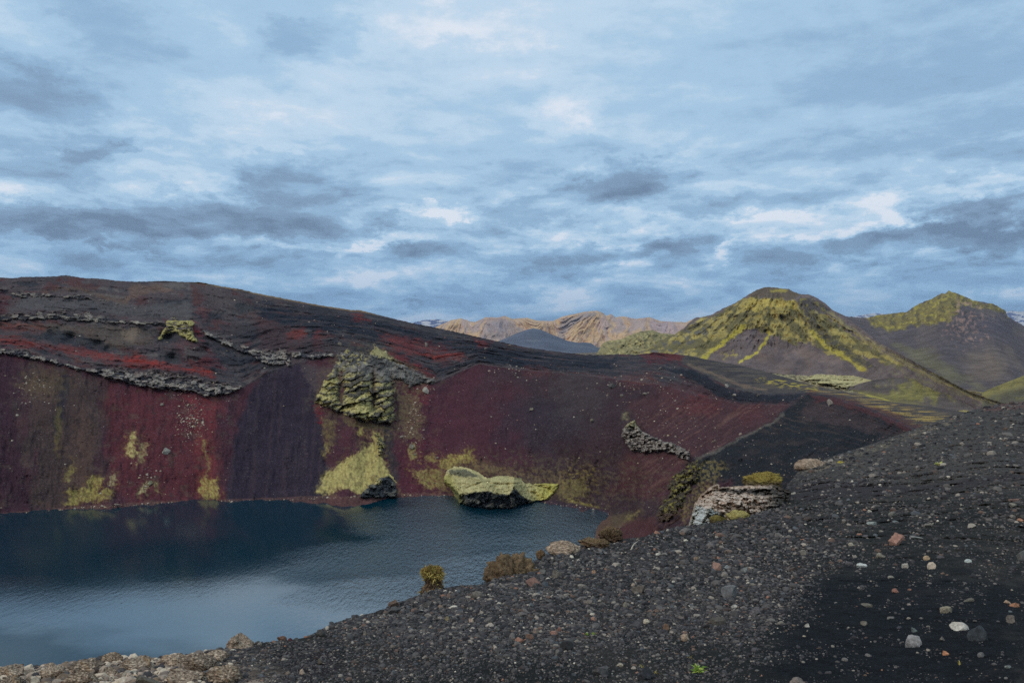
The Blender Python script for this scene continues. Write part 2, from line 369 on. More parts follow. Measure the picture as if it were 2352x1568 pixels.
col = paint(col, LM(x, y, [(1600, 1052), (1650, 1034), (1703, 1004), (1764, 975), (1800, 950)], 3, 2, 2, 8, 98), (92, 84, 80), .7)
col = paint(col, M(x, y, [(1850, 902), (1912, 911), (1982, 932), (2052, 960), (2115, 990), (2140, 1006), (2100, 1000), (2040, 970), (1982, 950), (1920, 930), (1870, 920)], 5, 7, 18, 99, 8), (84, 46, 48), .65)
col = paint(col, M(x, y, [(1850, 925), (1930, 935), (2000, 960), (2080, 1000), (2000, 990), (1900, 970), (1840, 960)], 8, 8, 30, 100, 10), (74, 56, 58), .6)
col = paint(col, M(x, y, [(1580, 845), (1622, 864), (1657, 884), (1692, 898), (1770, 908), (1850, 906), (1800, 925), (1700, 925), (1640, 905), (1590, 870), (1540, 850)], 4, 4, 16, 101), (42, 42, 50), .9)
col = paint(col, M(x, y, [(1400, 1270), (1380, 1215), (1440, 1195), (1500, 1185), (1520, 1240), (1560, 1300)], 6, 5, 16, 102), (84, 50, 52), .7)
col = paint(col, M(x, y, [(1340, 1240), (1360, 1200), (1400, 1185), (1450, 1180), (1440, 1200), (1400, 1225)], 6, 5, 12, 103), (88, 78, 62), .7)
# moss on the talus
MOSS = [([(300, 995), (312, 992), (316, 1010), (306, 1024), (318, 1040), (300, 1048), (290, 1045), (288, 1030), (298, 1012)], (168, 160, 90), .9, 5),
        ([(328, 1015), (340, 1016), (336, 1040), (325, 1062), (315, 1070), (318, 1045)], (140, 134, 86), .75, 5),
        ([(152, 1082), (168, 1060), (172, 1075), (165, 1100), (158, 1110), (148, 1100)], (126, 120, 62), .7, 5),
        ([(205, 1098), (228, 1092), (236, 1100), (230, 1130), (245, 1120), (262, 1120), (256, 1140), (235, 1150), (150, 1160), (160, 1125), (200, 1120)], (142, 134, 60), .85, 6),
        ([(252, 1090), (262, 1085), (268, 1098), (262, 1112), (252, 1110)], (150, 142, 96), .85, 4),
        ([(320, 1120), (336, 1105), (342, 1112), (332, 1136), (318, 1138)], (160, 152, 104), .85, 4),
        ([(355, 1108), (364, 1105), (370, 1130), (358, 1128)], (130, 122, 76), .8, 4),
        ([(462, 1100), (480, 1098), (498, 1102), (500, 1130), (505, 1142), (470, 1146), (456, 1130)], (150, 140, 66), .9, 5),
        ([(462, 1008), (472, 1008), (480, 1050), (478, 1095), (470, 1095), (476, 1060)], (124, 112, 64), .8, 5),
        ([(742, 1010), (752, 1015), (750, 1050), (742, 1045)], (136, 126, 66), .8, 4),
        ([(825, 978), (838, 980), (832, 1000), (818, 1000)], (150, 142, 66), .85, 4),
        ([(740, 960), (770, 965), (768, 1020), (755, 1030), (742, 990)], (110, 100, 62), .6, 6),
        ([(780, 958), (880, 975), (900, 985), (860, 985), (800, 975)], (98, 92, 60), .7, 5),
        ([(920, 905), (960, 900), (972, 960), (966, 1010), (925, 1005), (915, 960)], (104, 92, 66), .65, 12),
        ([(936, 1020), (955, 1018), (958, 1050), (940, 1060)], (140, 134, 74), .8, 5),
        ([(976, 1045), (1000, 1040), (998, 1060), (980, 1060)], (130, 122, 60), .7, 5),
        ([(1003, 1062), (1030, 1045), (1060, 1040), (1085, 1032), (1092, 1062), (1060, 1062), (1045, 1072), (1010, 1080)], (148, 138, 60), .85, 6),
        ([(940, 1082), (975, 1078), (1004, 1078), (1018, 1095), (1020, 1120), (975, 1120), (960, 1100)], (132, 124, 62), .85, 7),
        ([(1060, 1065), (1140, 1070), (1180, 1092), (1120, 1090), (1090, 1075)], (100, 90, 60), .7, 7),
        ([(1292, 1104), (1340, 1100), (1350, 1130), (1300, 1150), (1280, 1135)], (110, 104, 58), .7, 8),
        ([(1305, 1146), (1350, 1155), (1375, 1164), (1360, 1168), (1306, 1153)], (146, 138, 60), .85, 3),
        ([(1432, 948), (1444, 946), (1440, 966), (1430, 966)], (120, 112, 84), .8, 3),
        ([(880, 800), (915, 828), (960, 850), (900, 830), (870, 810)], (132, 124, 82), .6, 4),
        ([(1430, 1195), (1450, 1180), (1470, 1170), (1450, 1195)], (118, 110, 66), .7, 4)]
for poly, c, k, na in MOSS:
    m = M(x, y, poly, 2.5, na, 9, 110); m2 = M(x, y, poly, 16, na * 2.4, 12, 109) * sstep(-.1, .25, fbm(x / 5, y / 7, 4, 112))
    g0 = sum(c) / 3; col = paint(col, m2, [v * .84 for v in c], k * .6); m = m * (.3 + .7 * sstep(-.2, .2, fbm(x / 5, y / 9, 4, 113)))
    c = tuple(v * .8 + g0 * .16 for v in c)
    col = paint(col, m, c, k)
    col = paint(col, m * sstep(.15, .4, fbm(x / 5, y / 6, 3, 111)), (96, 88, 52), .6)
bm_ = (.55 + .45 * sstep(-.3, .05, fbm(x / 7, y / 12, 4, 119))) * M(x, y, [(855, 991), (880, 1006), (883, 1034), (874, 1049), (890, 1075), (897, 1092), (870, 1105), (815, 1137), (790, 1119), (764, 1128), (752, 1136), (729, 1128), (745, 1090), (784, 1065), (815, 1045), (852, 1019)], 4, 7, 8, 120, 14)
col = paint(col, bm_, (154, 147, 88), .95)
col = paint(col, bm_ * sstep(.1, .4, fbm(x / 5, y / 13, 4, 121)), (122, 114, 66), .8)
col = paint(col, LM(x, y, [(888, 985), (900, 1050), (905, 1095)], 9, 5, 4, 16, 122), (60, 52, 56), .8)
cliffp = [(857, 790), (916, 835), (1003, 878), (940, 900), (925, 960), (918, 1000), (860, 985), (790, 965), (712, 932), (745, 860), (772, 812)]
hl = M(x, y, cliffp, 26, 12, 16, 178) * sstep(-.2, .2, fbm(x / 7, y / 8, 4, 179))
col = paint(col, hl, (92, 82, 62), .6)
col = paint(col, M(x, y, [(729, 1132), (745, 1085), (815, 1035), (850, 985), (885, 985), (900, 1095), (925, 1135), (860, 1142)], 14, 10, 12, 180) * sstep(-.15, .2, fbm(x / 6, y / 7, 4, 181)) * (1 - bm_), (110, 100, 66), .6)
col = paint(col, M(x, y, [(1000, 1070), (1100, 1060), (1300, 1085), (1310, 1140), (1240, 1152), (1010, 1140)], 16, 10, 14, 182) * sstep(-.15, .25, fbm(x / 7, y / 7, 4, 183)), (104, 94, 64), .55)
# beach strip just above the water
sh = np.interp(x, [p[0] for p in SHORE], [p[1] for p in SHORE])
x = XX; y = YY; sh = np.interp(x, [p[0] for p in SHORE], [p[1] for p in SHORE])
beach = sstep(-8, -5, (y - sh) + 2.5 * fbm(x / 60, y * 0, 3, 130)) * sstep(1410, 1395, x)
col = paint(col, beach * (.55 + .45 * sstep(-.2, .2, fbm(x / 12, y / 2, 4, 176))), (98, 68, 64), .7)
col = paint(col, M(x, y, [(1215, 1146), (1300, 1152), (1385, 1168), (1410, 1184), (1300, 1166), (1200, 1160)], 3, 2, 20, 131), (66, 50, 60), .9)
col = paint(col, M(x, y, [(770, 1138), (785, 1124), (800, 1122), (820, 1136), (810, 1142)], 2, 2, 10, 132), (74, 42, 52), .95)
col = paint(col, sstep(4.5, 1.5, y - yr + 1.5 * fbm(x / 14, y * 0, 3, 148)) * sstep(420, 470, x) * sstep(880, 840, x), (128, 110, 76), .6)
# speckle of tiny stones inside the surface
sp = sstep(.42, .6, noise(x / 2.6, y / 2.6, 140)) * sstep(-.1, .4, fbm(x / 60, y / 60, 3, 141))
col = paint(col, sp * .5, (120, 104, 100), .6)
col = paint(col, M(x, y, [(1600, 1062), (1650, 1056), (1668, 1075), (1640, 1110), (1600, 1165), (1570, 1200), (1560, 1170), (1600, 1110)], 10, 9, 12, 143) * sstep(-.2, .2, fbm(x / 7, y / 7, 4, 144)), (106, 98, 62), .7)
col *= (1 + 0.16 * noise(x / 3, y / 3, 142))[..., None]
def mute(col, k, gain=1.0, red=1.0):
    l = (col * np.array([.3, .55, .15])).sum(-1, keepdims=True)
    rd = np.clip((col[..., :1] - col[..., 1:2]) / (l + 1e-4) - .35, 0, 1)
    yl = np.clip((col[..., 1:2] - col[..., 2:3]) / (col[..., 1:2] + col[..., 2:3] + 1e-5) * 3.2 - .25, 0, 1)
    c2 = (l + (col - l) * (k - .22 * red * rd)) * gain
    return c2 * (np.array([.70, .84, .86]) * (1 - yl) + np.array([.86, .82, .82]) * yl)
col = mute(col, .9, 1.0, .0)
P = P3(XX, YY, D)
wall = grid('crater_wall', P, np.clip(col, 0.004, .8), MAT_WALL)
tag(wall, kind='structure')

# outer flank of the crater: rim -> crest -> foot
CREST = [(-700, 640, 340, 1), (1400, 818, 372, 1), (1460, 815, 365, 1), (1500, 809, 372, 0), (1516, 810, 385, 0), (1580, 816, 430, 0), (1622, 825, 480, 0), (1692, 837.5, 540, 0), (1746, 850, 560, 0), (1806, 867, 580, 0),
         (1877, 887, 600, 0), (1947, 901, 600, 0), (2052, 924, 580, 0), (2186, 952, 520, 0), (2420, 1010, 430, 0)]
cy = ip(CREST, 1); cd = ip(CREST, 2)
xo = np.arange(-700, 2420, 2.5)
hid = sstep(1440, 1500, xo)
y0 = yrim(xo) + .9 + 1.8 * fbm(xo / 9, xo * 0, 4, 3); D0 = drim(xo) - .3
z0 = CAMZ - (y0 - CY) / F * D0
D1 = np.where(hid > 0, cd(xo), D0 + 35) * hid + (D0 + 35) * (1 - hid)
z1 = (CAMZ - (cy(xo) - CY) / F * D1) * hid + (z0 - 7) * (1 - hid)
rowsP = []; rowsY = []
for t in np.linspace(0, 1, 90):
    Dd = D0 + (D1 - D0) * t; zz = z0 + (z1 - z0) * t
    sag = -np.sin(t * math.pi) * (2.5 * hid)
    bump = (2.2 * fbm(xo / 60, Dd / 60, 4, 150) + .8 * fbm(xo / 14, Dd / 14, 3, 151)) * math.sin(t * math.pi)
    zz = zz + sag + bump * np.minimum(1, hid + .2)
    rowsP.append(np.stack([(xo - CX) / F * Dd, Dd, zz], -1)); rowsY.append(CY + (CAMZ - zz) / Dd * F)
for t in np.linspace(0, 1, 14)[1:]:
    Dd = D1 + 190 * t; zz = z1 * (1 - t) ** 1.2 - 2 * t
    rowsP.append(np.stack([(xo - CX) / F * Dd, Dd, zz], -1)); rowsY.append(CY + (CAMZ - zz) / Dd * F)
P = np.array(rowsP); y = np.array(rowsY); x = np.repeat(xo[None], len(y), 0)
tt = np.clip(np.arange(len(y)) / 90, 0, 1)[:, None] + 0 * x
col = np.zeros(x.shape + (3,)) + alb(78, 68, 68)
nn = fbm(x / 70 + y / 40, y / 5, 4, 152)
col = paint(col, sstep(0, .4, nn), (94, 82, 74), .7)
col = paint(col, sstep(.0, .4, -nn), (62, 54, 60), .7)
col = paint(col, sstep(1490, 1460, x), (66, 48, 52), .8)
col = paint(col, M(x, y, [(1470, 800), (1520, 800), (1570, 818), (1560, 830), (1500, 822)], 4, 4, 12, 153), (98, 42, 46), .8)
col = paint(col, M(x, y, [(1850, 892), (1950, 905), (2060, 930), (2190, 955), (2300, 1000), (2120, 985), (2030, 945), (1920, 905)], 6, 6, 40, 154, 4) * sstep(-.1, .25, fbm(x / 60, y / 3, 4, 155)), (152, 134, 74), .75)
col = paint(col, M(x, y, [(1735, 868), (1800, 872), (1900, 893), (1870, 897), (1790, 888), (1740, 876)], 3, 4, 20, 156, 4) * sstep(.0, .2, fbm(x / 20, y / 3, 4, 157)), (162, 152, 60), .8)
col = paint(col, M(x, y, [(1860, 898), (1950, 915), (2060, 950), (2130, 988), (2100, 990), (2020, 945), (1900, 910)], 5, 6, 25, 158, 5), (84, 50, 50), .6)
col = paint(col, LM(x, y, [(1580, 838), (1640, 858), (1700, 885), (1760, 895)], 3, 3, 4, 25, 159, 4), (118, 98, 84), .6)
col = mute(col, .95, 1.0, .0)
flank = grid('crater_flank', P, np.clip(col, .004, .8), MAT_WALL)
tag(flank, kind='structure')

# ------------------------------------------------------------------ rock outcrops standing out of the crater wall
def outcrop(name, poly, hgt, colfn, label, cat='rock outcrop', na=3, ns=10, ramp=9, cell=(9, 6), rough=1.6, sd=200, tall=None, step=1.15, base=None, group=None, back=2.0, mat=None, cellk=None, ledge=False):
    A = np.array(poly); xg = np.arange(A[:, 0].min() - 16, A[:, 0].max() + 16, step); yg = np.arange(A[:, 1].min() - 16, A[:, 1].max() + 16, step)
    x, y = np.meshgrid(xg, yg)
    s = sdf(x, y, poly, 60)
    s = s + na * 2 * fbm(x / ns, y / ns, 4, sd)
    wx = x + 5 * fbm(x / 22, y / 22, 3, sd + 3); wy = y + 4 * fbm(x / 26, y / 18, 3, sd + 4)
    f1, f2, cid, _d, tl1 = pillows(wx / cell[0], wy / cell[1], sd + 5)
    g1, g2, did, _d, tl2 = pillows(wx / cell[0] * 2.3, wy / cell[1] * 2.1, sd + 6)
    crack = sstep(.02, .16, f2 - f1)
    h = -back + (hgt + back) * sstep(0, ramp, s)
    ins = s > 0; any_ = ins.any(0); yt_ = np.where(any_, y[:, 0][np.argmax(ins, 0)], y.min()); yb_ = np.where(any_, y[:, 0][len(y) - 1 - np.argmax(ins[::-1], 0)], y.max())
    tt_ = (y - yt_[None]) / np.maximum(yb_ - yt_, 3)[None]
    if ledge: h = -back + (hgt + back) * sstep(0, ramp, s) * (.42 + .58 * sstep(.1, .75, tt_ + .25 * fbm(x / 12, y / 8, 3, sd + 2)))
    h = h + sstep(0, 4, s) * (cellk(x, y) if cellk else 1) * rough * ((cid - .5) * 2.6 + (did - .5) * 1.0 + 2.6 * tl1 + 1.3 * tl2 + .5 * (crack - 1) + 1.8 * fbm(x / 14, y / 9, 5, sd + 7, .6))
    if tall is not None: h = h + np.maximum(tall(x, y), -.8 * (hgt + back)) * sstep(0, ramp, s)
    D = (base or wall_D)(x, y)
    col = colfn(x, y, cid, did, s, f2 - f1)
    if ledge:
        dust = sstep(.55, .1, tt_ + .5 * fbm(x / 16, y / 7, 4, sd + 8))
        col = paint(col, dust, (78, 68, 70), .85)
    col = col * (0.84 + 0.32 * did)[..., None]; col = col * np.array([.9, .92, .94])
    o = grid(name, P3(x, y, D - h), np.clip(col, .004, .8), mat or MAT_ROCKY, keep=s > -2.5)
    return tag(o, label, cat, group)

def c_band(x, y, cid, did, s, e):
    c = np.zeros(x.shape + (3,)) + alb(92, 88, 90)
    c = paint(c, sstep(.45, .6, cid), (134, 128, 124), .8)
    c = paint(c, sstep(.45, .3, cid), (58, 58, 66), .85)
    c = paint(c, sstep(.0, .35, fbm(x / 30, y / 8, 4, 301)), (52, 52, 60), .8)
    c = paint(c, sstep(.2, .35, fbm(x / 18, y / 4, 4, 302)), (158, 152, 144), .75)
    return c
G = 'lava layers exposed in the crater wall'
outcrop('rock_ledge', [(-260, 785), (0, 797), (53, 797), (108, 817), (189, 842), (240, 842), (300, 842), (378, 850), (440, 860), (500, 872), (566, 886), (541, 901), (474, 914), (438, 901), (327, 891), (272, 876), (234, 866), (189, 853), (75, 826), (0, 814), (-260, 806)],
        4.0, c_band, 'long jagged grey lava ledge sloping down across the red scree at left', 'rock ledge', 3.6, 14, 5, (13, 7), 1.1, 210, group=G, ledge=True)
outcrop('rock_ledge', [(-260, 722), (0, 718), (60, 716), (151, 707), (227, 717), (327, 736), (378, 734), (400, 738), (444, 738), (446, 752), (400, 757), (375, 750), (252, 744), (151, 737), (0, 738), (-260, 742)],
        2.6, lambda *a: c_band(*a) * .8, 'brownish grey lava layer above the scarlet strip, under the left rim', 'rock ledge', 3.8, 14, 5, (14, 6), 1.0, 220, group=G, ledge=True)
outcrop('rock_ledge', [(24, 664), (60, 662), (113, 671), (176, 673), (230, 686), (262, 694), (200, 692), (120, 682), (40, 686), (24, 690)],
        1.8, lambda *a: c_band(*a) * .75, 'thin lava ledge, highest on the left wall under the rim', 'rock ledge', 3, 12, 4, (12, 5), 1.0, 230, group=G, ledge=True)
outcrop('rock_ledge', [(456, 748), (504, 768), (545, 788), (588, 794), (663, 800), (764, 808), (775, 818), (720, 826), (670, 824), (668, 842), (600, 838), (588, 822), (540, 806), (500, 786), (470, 772)],
        3.5, lambda *a: c_band(*a) * 1.05, 'grey crumbly lava ledge running right to the top of the mossy cliff', 'rock ledge', 4, 12, 5, (10, 8), 1.2, 240, group=G, ledge=True)
def c_knob(x, y, cid, did, s, e):
    c = np.zeros(x.shape + (3,)) + alb(88, 82, 84)
    m = sstep(-.1, .2, fbm(x / 12, y / 4, 4, 311) + .02 * (y - 752) * (1 - 2 * (np.abs(y - 745) < 9)))
    c = paint(c, m, (150, 144, 96), .9)
    return c
outcrop('rock_outcrop', [(384, 729), (398, 725), (412, 733), (443, 732), (449, 742), (444, 762), (458, 788), (440, 787), (404, 765), (384, 770), (368, 784), (356, 782), (374, 756)],
        4.5, c_knob, 'small mossy knob of rock with a dark hollow beneath, under the left rim', 'rock outcrop', 2.6, 9, 6, (10, 6), 1.1, 250)
# the mossy cliff
def lp(x, y):
    wx = x + 7 * fbm(x / 24, y / 24, 3, 328); wy = y + 9 * fbm(x / 28, y / 34, 4, 329) + .12 * (x - 800)
    a = pillows((wx + .5 * wy) / 26, (wy + .15 * wx) / 15, 338); b = pillows(wx / 10, wy / 7.5, 339)
    return a, b
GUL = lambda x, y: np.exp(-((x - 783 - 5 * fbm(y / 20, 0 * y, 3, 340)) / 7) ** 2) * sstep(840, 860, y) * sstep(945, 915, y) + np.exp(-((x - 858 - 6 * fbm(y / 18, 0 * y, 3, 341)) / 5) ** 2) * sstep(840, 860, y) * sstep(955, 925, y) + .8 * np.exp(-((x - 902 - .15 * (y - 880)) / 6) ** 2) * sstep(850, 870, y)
def c_moss(x, y, cid, did, s, e):
    a, b = lp(x, y)
    c = np.zeros(x.shape + (3,)) + alb(92, 90, 90)
    c = paint(c, sstep(.5, .8, b[2]), (118, 115, 112), .7)
    c = paint(c, sstep(.4, .2, a[2]), (64, 64, 66), .8)
    lowz = sstep(838, 876, y + .25 * (800 - x) + 8 * fbm(x / 14, y / 14, 3, 342))
    up = sstep(.22, -.05, a[3] * .8 + .25 * b[3] + .25 * fbm(x / 9, y / 7, 4, 331))
    m = lowz * up * sstep(.06, .2, a[1] - a[0]) * sstep(-.35, -.05, fbm(x / 26, y / 20, 3, 321) + .3 * (a[2] - .35))
    m = m * sstep(925, 900, x + .2 * (y - 900))
    m = np.maximum(m, M(x, y, [(724, 926), (730, 905), (750, 868), (775, 864), (774, 900), (766, 930)], 4, 5, 8, 322) * sstep(.32, .12, a[3] + .3 * fbm(x / 7, y / 5, 3, 343)))
    m = np.maximum(m, M(x, y, [(795, 912), (855, 930), (856, 955), (822, 950), (792, 928)], 4, 6, 8, 323))
    m = np.maximum(m, M(x, y, [(857, 786), (880, 800), (918, 832), (900, 828), (850, 812)], 3, 6, 8, 324) * .6)
    m = np.maximum(m, .7 * M(x, y, [(765, 815), (800, 800), (845, 812), (840, 835), (770, 850)], 5, 7, 8, 330) * sstep(.0, .25, fbm(x / 9, y / 9, 4, 332)))
    c = paint(c, (1 - m) * lowz, (74, 71, 62), .55)
    c = paint(c, m, (160, 152, 104), .95)
    c = paint(c, m * sstep(.0, .3, fbm(x / 6, y / 5, 4, 325)), (188, 180, 132), .55)
    c = paint(c, sstep(.05, .3, -fbm(x / 30, y / 30, 3, 326)) * m, (116, 110, 72), .6)
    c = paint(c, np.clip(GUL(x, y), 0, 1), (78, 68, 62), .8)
    c = paint(c, sstep(7, 0, s + 5 * fbm(x / 8, y / 8, 3, 344)), (80, 62, 58), .75)
    return c
def t_moss(x, y):
    a, b = lp(x, y)
    lowz = sstep(838, 876, y + .25 * (800 - x))
    t = lowz * (3.4 * (a[2] - .5) + 4.2 * a[4] + 2.6 * a[3]) + 1.5 * (b[2] - .5) + 2.0 * b[4] + 1.6 * fbm(x / 8, y / 6, 4, 333, .6)
    t += 4 * np.exp(-((x - 748) / 24) ** 2) * sstep(840, 900, y) + 6 * np.exp(-((x - 828) / 26) ** 2) * sstep(830, 880, y) + 5 * np.exp(-((x - 882 - .1 * (y - 900)) / 18) ** 2) * sstep(830, 880, y)
    return t - 4.5 * GUL(x, y)
outcrop('mossy_cliff', [(857, 784), (880, 799), (916, 829), (960, 850), (1001, 869), (1003, 884), (970, 886), (941, 892), (914, 874), (912, 890), (918, 911), (908, 930), (914, 966), (890, 978), (815, 965), (790, 955), (719, 928), (724, 905), (749, 863), (764, 838), (772, 812), (802, 797), (847, 812)],
        2.6, c_moss, 'large buttress of lava covered in yellow moss, above the middle of the far shore', 'cliff', 4.5, 11, 9, (9, 7), .5, 260, tall=t_moss)
# ragged moss topped rib over the yellow moss slope
def c_rib(x, y, cid, did, s, e):
    c = np.zeros(x.shape + (3,)) + alb(96, 92, 84)
    return paint(c, sstep(-.2, .2, fbm(x / 7, y / 7, 4, 331)), (184, 174, 116), .9)
outcrop('rock_rib', [(857, 993), (866, 988), (880, 1003), (885, 1020), (884, 1036), (874, 1050), (866, 1046), (864, 1020)], 3, c_rib, 'pale fluted rock rib at the top of the yellow moss slope', 'rock', 2, 7, 5, (5, 5), 1.3, 270)
def c_dark(x, y, cid, did, s, e, top=None, edge=None):
    c = np.zeros(x.shape + (3,)) + alb(56, 60, 66)
    c = paint(c, sstep(.55, .8, cid), (96, 96, 92), .7)
    t = edge(x) - y + 5 * fbm(x / 14, y / 10, 4, 341)
    c = paint(c, sstep(-2, 2, t), top or (190, 180, 122), .95)
    return c
outcrop('shore_rock', [(820, 1139), (845, 1112), (865, 1097), (893, 1089), (906, 1105), (919, 1129), (914, 1147), (820, 1148)], 3,
        lambda *a: paint(c_dark(*a, edge=ip([(820, 1120), (850, 1105), (893, 1090), (919, 1118)])), EM(a[0], a[1], 864, 1106, 11, 6, .3, .3, 6, 3), (176, 168, 124), .9), 'dark pointed rock with pale patches at the water below the yellow moss slope', 'rock', 2, 9, 9, (10, 8), 1.3, 280, base=lambda x, y: np.minimum(286.5 + np.clip(1141 - y, 0, 99) * .17, wall_D(x, y) - .5), back=4.0)
ctop = ip([(1010, 1090), (1050, 1128), (1058, 1136), (1090, 1130), (1120, 1128), (1145, 1134), (1170, 1136), (1180, 1118), (1200, 1140), (1225, 1150), (1290, 1150)])
def c_isle(x, y, cid, did, s, e):
    c = c_dark(x, y, cid, did, s, e, (214, 206, 156), ctop)
    c = paint(c, sstep(1205, 1260, x) * sstep(1, 5, s), (158, 154, 74), .7)
    c = paint(c, M(x, y, [(1030, 1078), (1070, 1078), (1100, 1094), (1075, 1096), (1035, 1090)], 2, 3, 8, 343), (70, 72, 70), .8)
    c = paint(c, sstep(1060, 1030, x + .4 * (1110 - y)) * sstep(1085, 1095, y), (128, 126, 70), .7)
    c = paint(c, LM(x, y, [(1070, 1120), (1120, 1104), (1160, 1112), (1200, 1108), (1260, 1120)], .6, .8, 1.5, 12, 344), (104, 98, 70), .7)
    return c
ibot = ip([(1014, 1118), (1040, 1140), (1056, 1155), (1080, 1161), (1130, 1165), (1172, 1165), (1200, 1157), (1240, 1149), (1292, 1147)])
def b_isle(x, y):
    Dw = CAMZ / ((ibot(x) - CY) / F)
    return Dw + np.clip(ctop(x) - y, 0, 99) * .42 + np.clip(y - ctop(x), 0, 99) * -.01 - .8
def b_isle2(x, y): return np.minimum(b_isle(x, y), wall_D(x, y) - 1.2 + 3 * sstep(1270, 1295, x))
def t_isle(x, y):
    lip = sstep(-3, 5, ctop(x) - y)
    return (2.2 * fbm(x / 24, y / 12, 4, 345) + 1.3 * fbm(x / 8, y / 5, 4, 349, .6) - 1.6 * np.exp(-(ldist(x, y, [(1066, 1122), (1110, 1106), (1150, 1112), (1205, 1108), (1262, 1122)]) / 2.2) ** 2) - 1.3 * np.exp(-(ldist(x, y, [(1120, 1104), (1138, 1118), (1132, 1132)]) / 2) ** 2)) * lip + (1.8 * fbm(x / 13, y / 16, 4, 346, .6) + 2.4 * (pillows((x + 3 * fbm(x / 9, y / 9, 3, 348)) / 15, y / 13, 347)[2] - .5)) * (1 - lip)
outcrop('shore_outcrop', [(1014, 1092), (1026, 1073), (1066, 1075), (1092, 1084), (1119, 1101), (1142, 1096), (1165, 1096), (1182, 1099), (1229, 1106), (1292, 1104), (1286, 1125), (1262, 1150), (1239, 1156), (1200, 1165), (1172, 1173), (1130, 1174), (1080, 1169), (1050, 1163), (1048, 1138), (1030, 1122), (1016, 1112)],
        1.2, c_isle, 'low black rock shelf topped with pale yellow moss, jutting into the far lake end', 'rock outcrop', 1.6, 12, 9, (13, 11), .9, 290, tall=t_isle, base=b_isle2, back=5.0, cellk=lambda x, y: np.where(y > ctop(x) - 1, 1.2, .28))
def c_grey(x, y, cid, did, s, e):
    c = np.zeros(x.shape + (3,)) + alb(112, 106, 104)
    c = paint(c, sstep(.5, .8, did), (140, 132, 126), .7)
    c = paint(c, sstep(.35, .15, cid), (66, 62, 66), .8)
    return paint(c, sstep(990, 970, y) * sstep(1490, 1460, x), (134, 128, 96), .8)
outcrop('rock_outcrop', [(1458, 960), (1474, 986), (1519, 1008), (1551, 1016), (1588, 1036), (1584, 1060), (1568, 1058), (1545, 1044), (1515, 1038), (1480, 1042), (1445, 1036), (1430, 1010), (1424, 998), (1427, 982), (1440, 970)],
        4.5, c_grey, 'grey lava outcrop tapering right, alone on the maroon slope right of the lake', 'rock outcrop', 2.4, 10, 7, (8, 6), 1.6, 300)
def c_pin(x, y, cid, did, s, e):
    c = np.zeros(x.shape + (3,)) + alb(72, 66, 60)
    c = paint(c, sstep(-.02, .3, fbm((x - y * .2) / 14, (y + x * .4) / 7, 4, 351)), (128, 122, 68), .8)
    return paint(c, sstep(1165, 1185, y), (80, 66, 62), .8)
outcrop('mossy_ridge', [(1582, 1057), (1600, 1052), (1618, 1062), (1612, 1080), (1609, 1104), (1590, 1130), (1574, 1156), (1560, 1180), (1550, 1196), (1520, 1204), (1508, 1199), (1500, 1180), (1508, 1160), (1529, 1130), (1532, 1101), (1545, 1086), (1558, 1074)],
        2.2, c_pin, 'steep fluted crag with yellow green moss dropping behind the pale near rock', 'crag', 3.2, 10, 14, (9, 11), 1.0, 310, tall=lambda x, y: 2.5 * fbm((x + y * .3) / 30, (y - x * .35) / 9, 3, 352))

# ------------------------------------------------------------------ stones
def ico(sub):
    t = (1 + 5 ** .5) / 2
    V = [(-1, t, 0), (1, t, 0), (-1, -t, 0), (1, -t, 0), (0, -1, t), (0, 1, t), (0, -1, -t), (0, 1, -t), (t, 0, -1), (t, 0, 1), (-t, 0, -1), (-t, 0, 1)]
    Fc = [(0, 11, 5), (0, 5, 1), (0, 1, 7), (0, 7, 10), (0, 10, 11), (1, 5, 9), (5, 11, 4), (11, 10, 2), (10, 7, 6), (7, 1, 8), (3, 9, 4), (3, 4, 2), (3, 2, 6), (3, 6, 8), (3, 8, 9), (4, 9, 5), (2, 4, 11), (6, 2, 10), (8, 6, 7), (9, 8, 1)]
    V = [np.array(v) / np.linalg.norm(v) for v in V]
    for _ in range(sub):
        c = {}; nf = []
        def mid(a, b):
            k = (min(a, b), max(a, b))
            if k not in c:
                v = V[a] + V[b]; V.append(v / np.linalg.norm(v)); c[k] = len(V) - 1
            return c[k]
        for a, b, d in Fc:
            ab, bd, da = mid(a, b), mid(b, d), mid(d, a)
            nf += [(a, ab, da), (b, bd, ab), (d, da, bd), (ab, bd, da)]
        Fc = nf
    return np.array(V), np.array(Fc, np.int32)
def rockshape(sub, cuts=10, lo=.5, hi=.85, bumpy=.05, r=None):
    r = r or rng
    V, Fc = ico(sub); V = V.copy()
    for _ in range(cuts):
        n = r.normal(size=3); n /= np.linalg.norm(n); d = r.uniform(lo, hi)
        q = V @ n
        V -= np.outer(np.maximum(0, q - d), n)
    if bumpy:
        V *= (1 + bumpy * 2 * (noise(V[:, 0] * 3 + V[:, 2] * 2 + r.uniform(0, 50), V[:, 1] * 3, int(r.integers(999)))))[:, None]
    V /= np.abs(V).max(0)
    return V, Fc
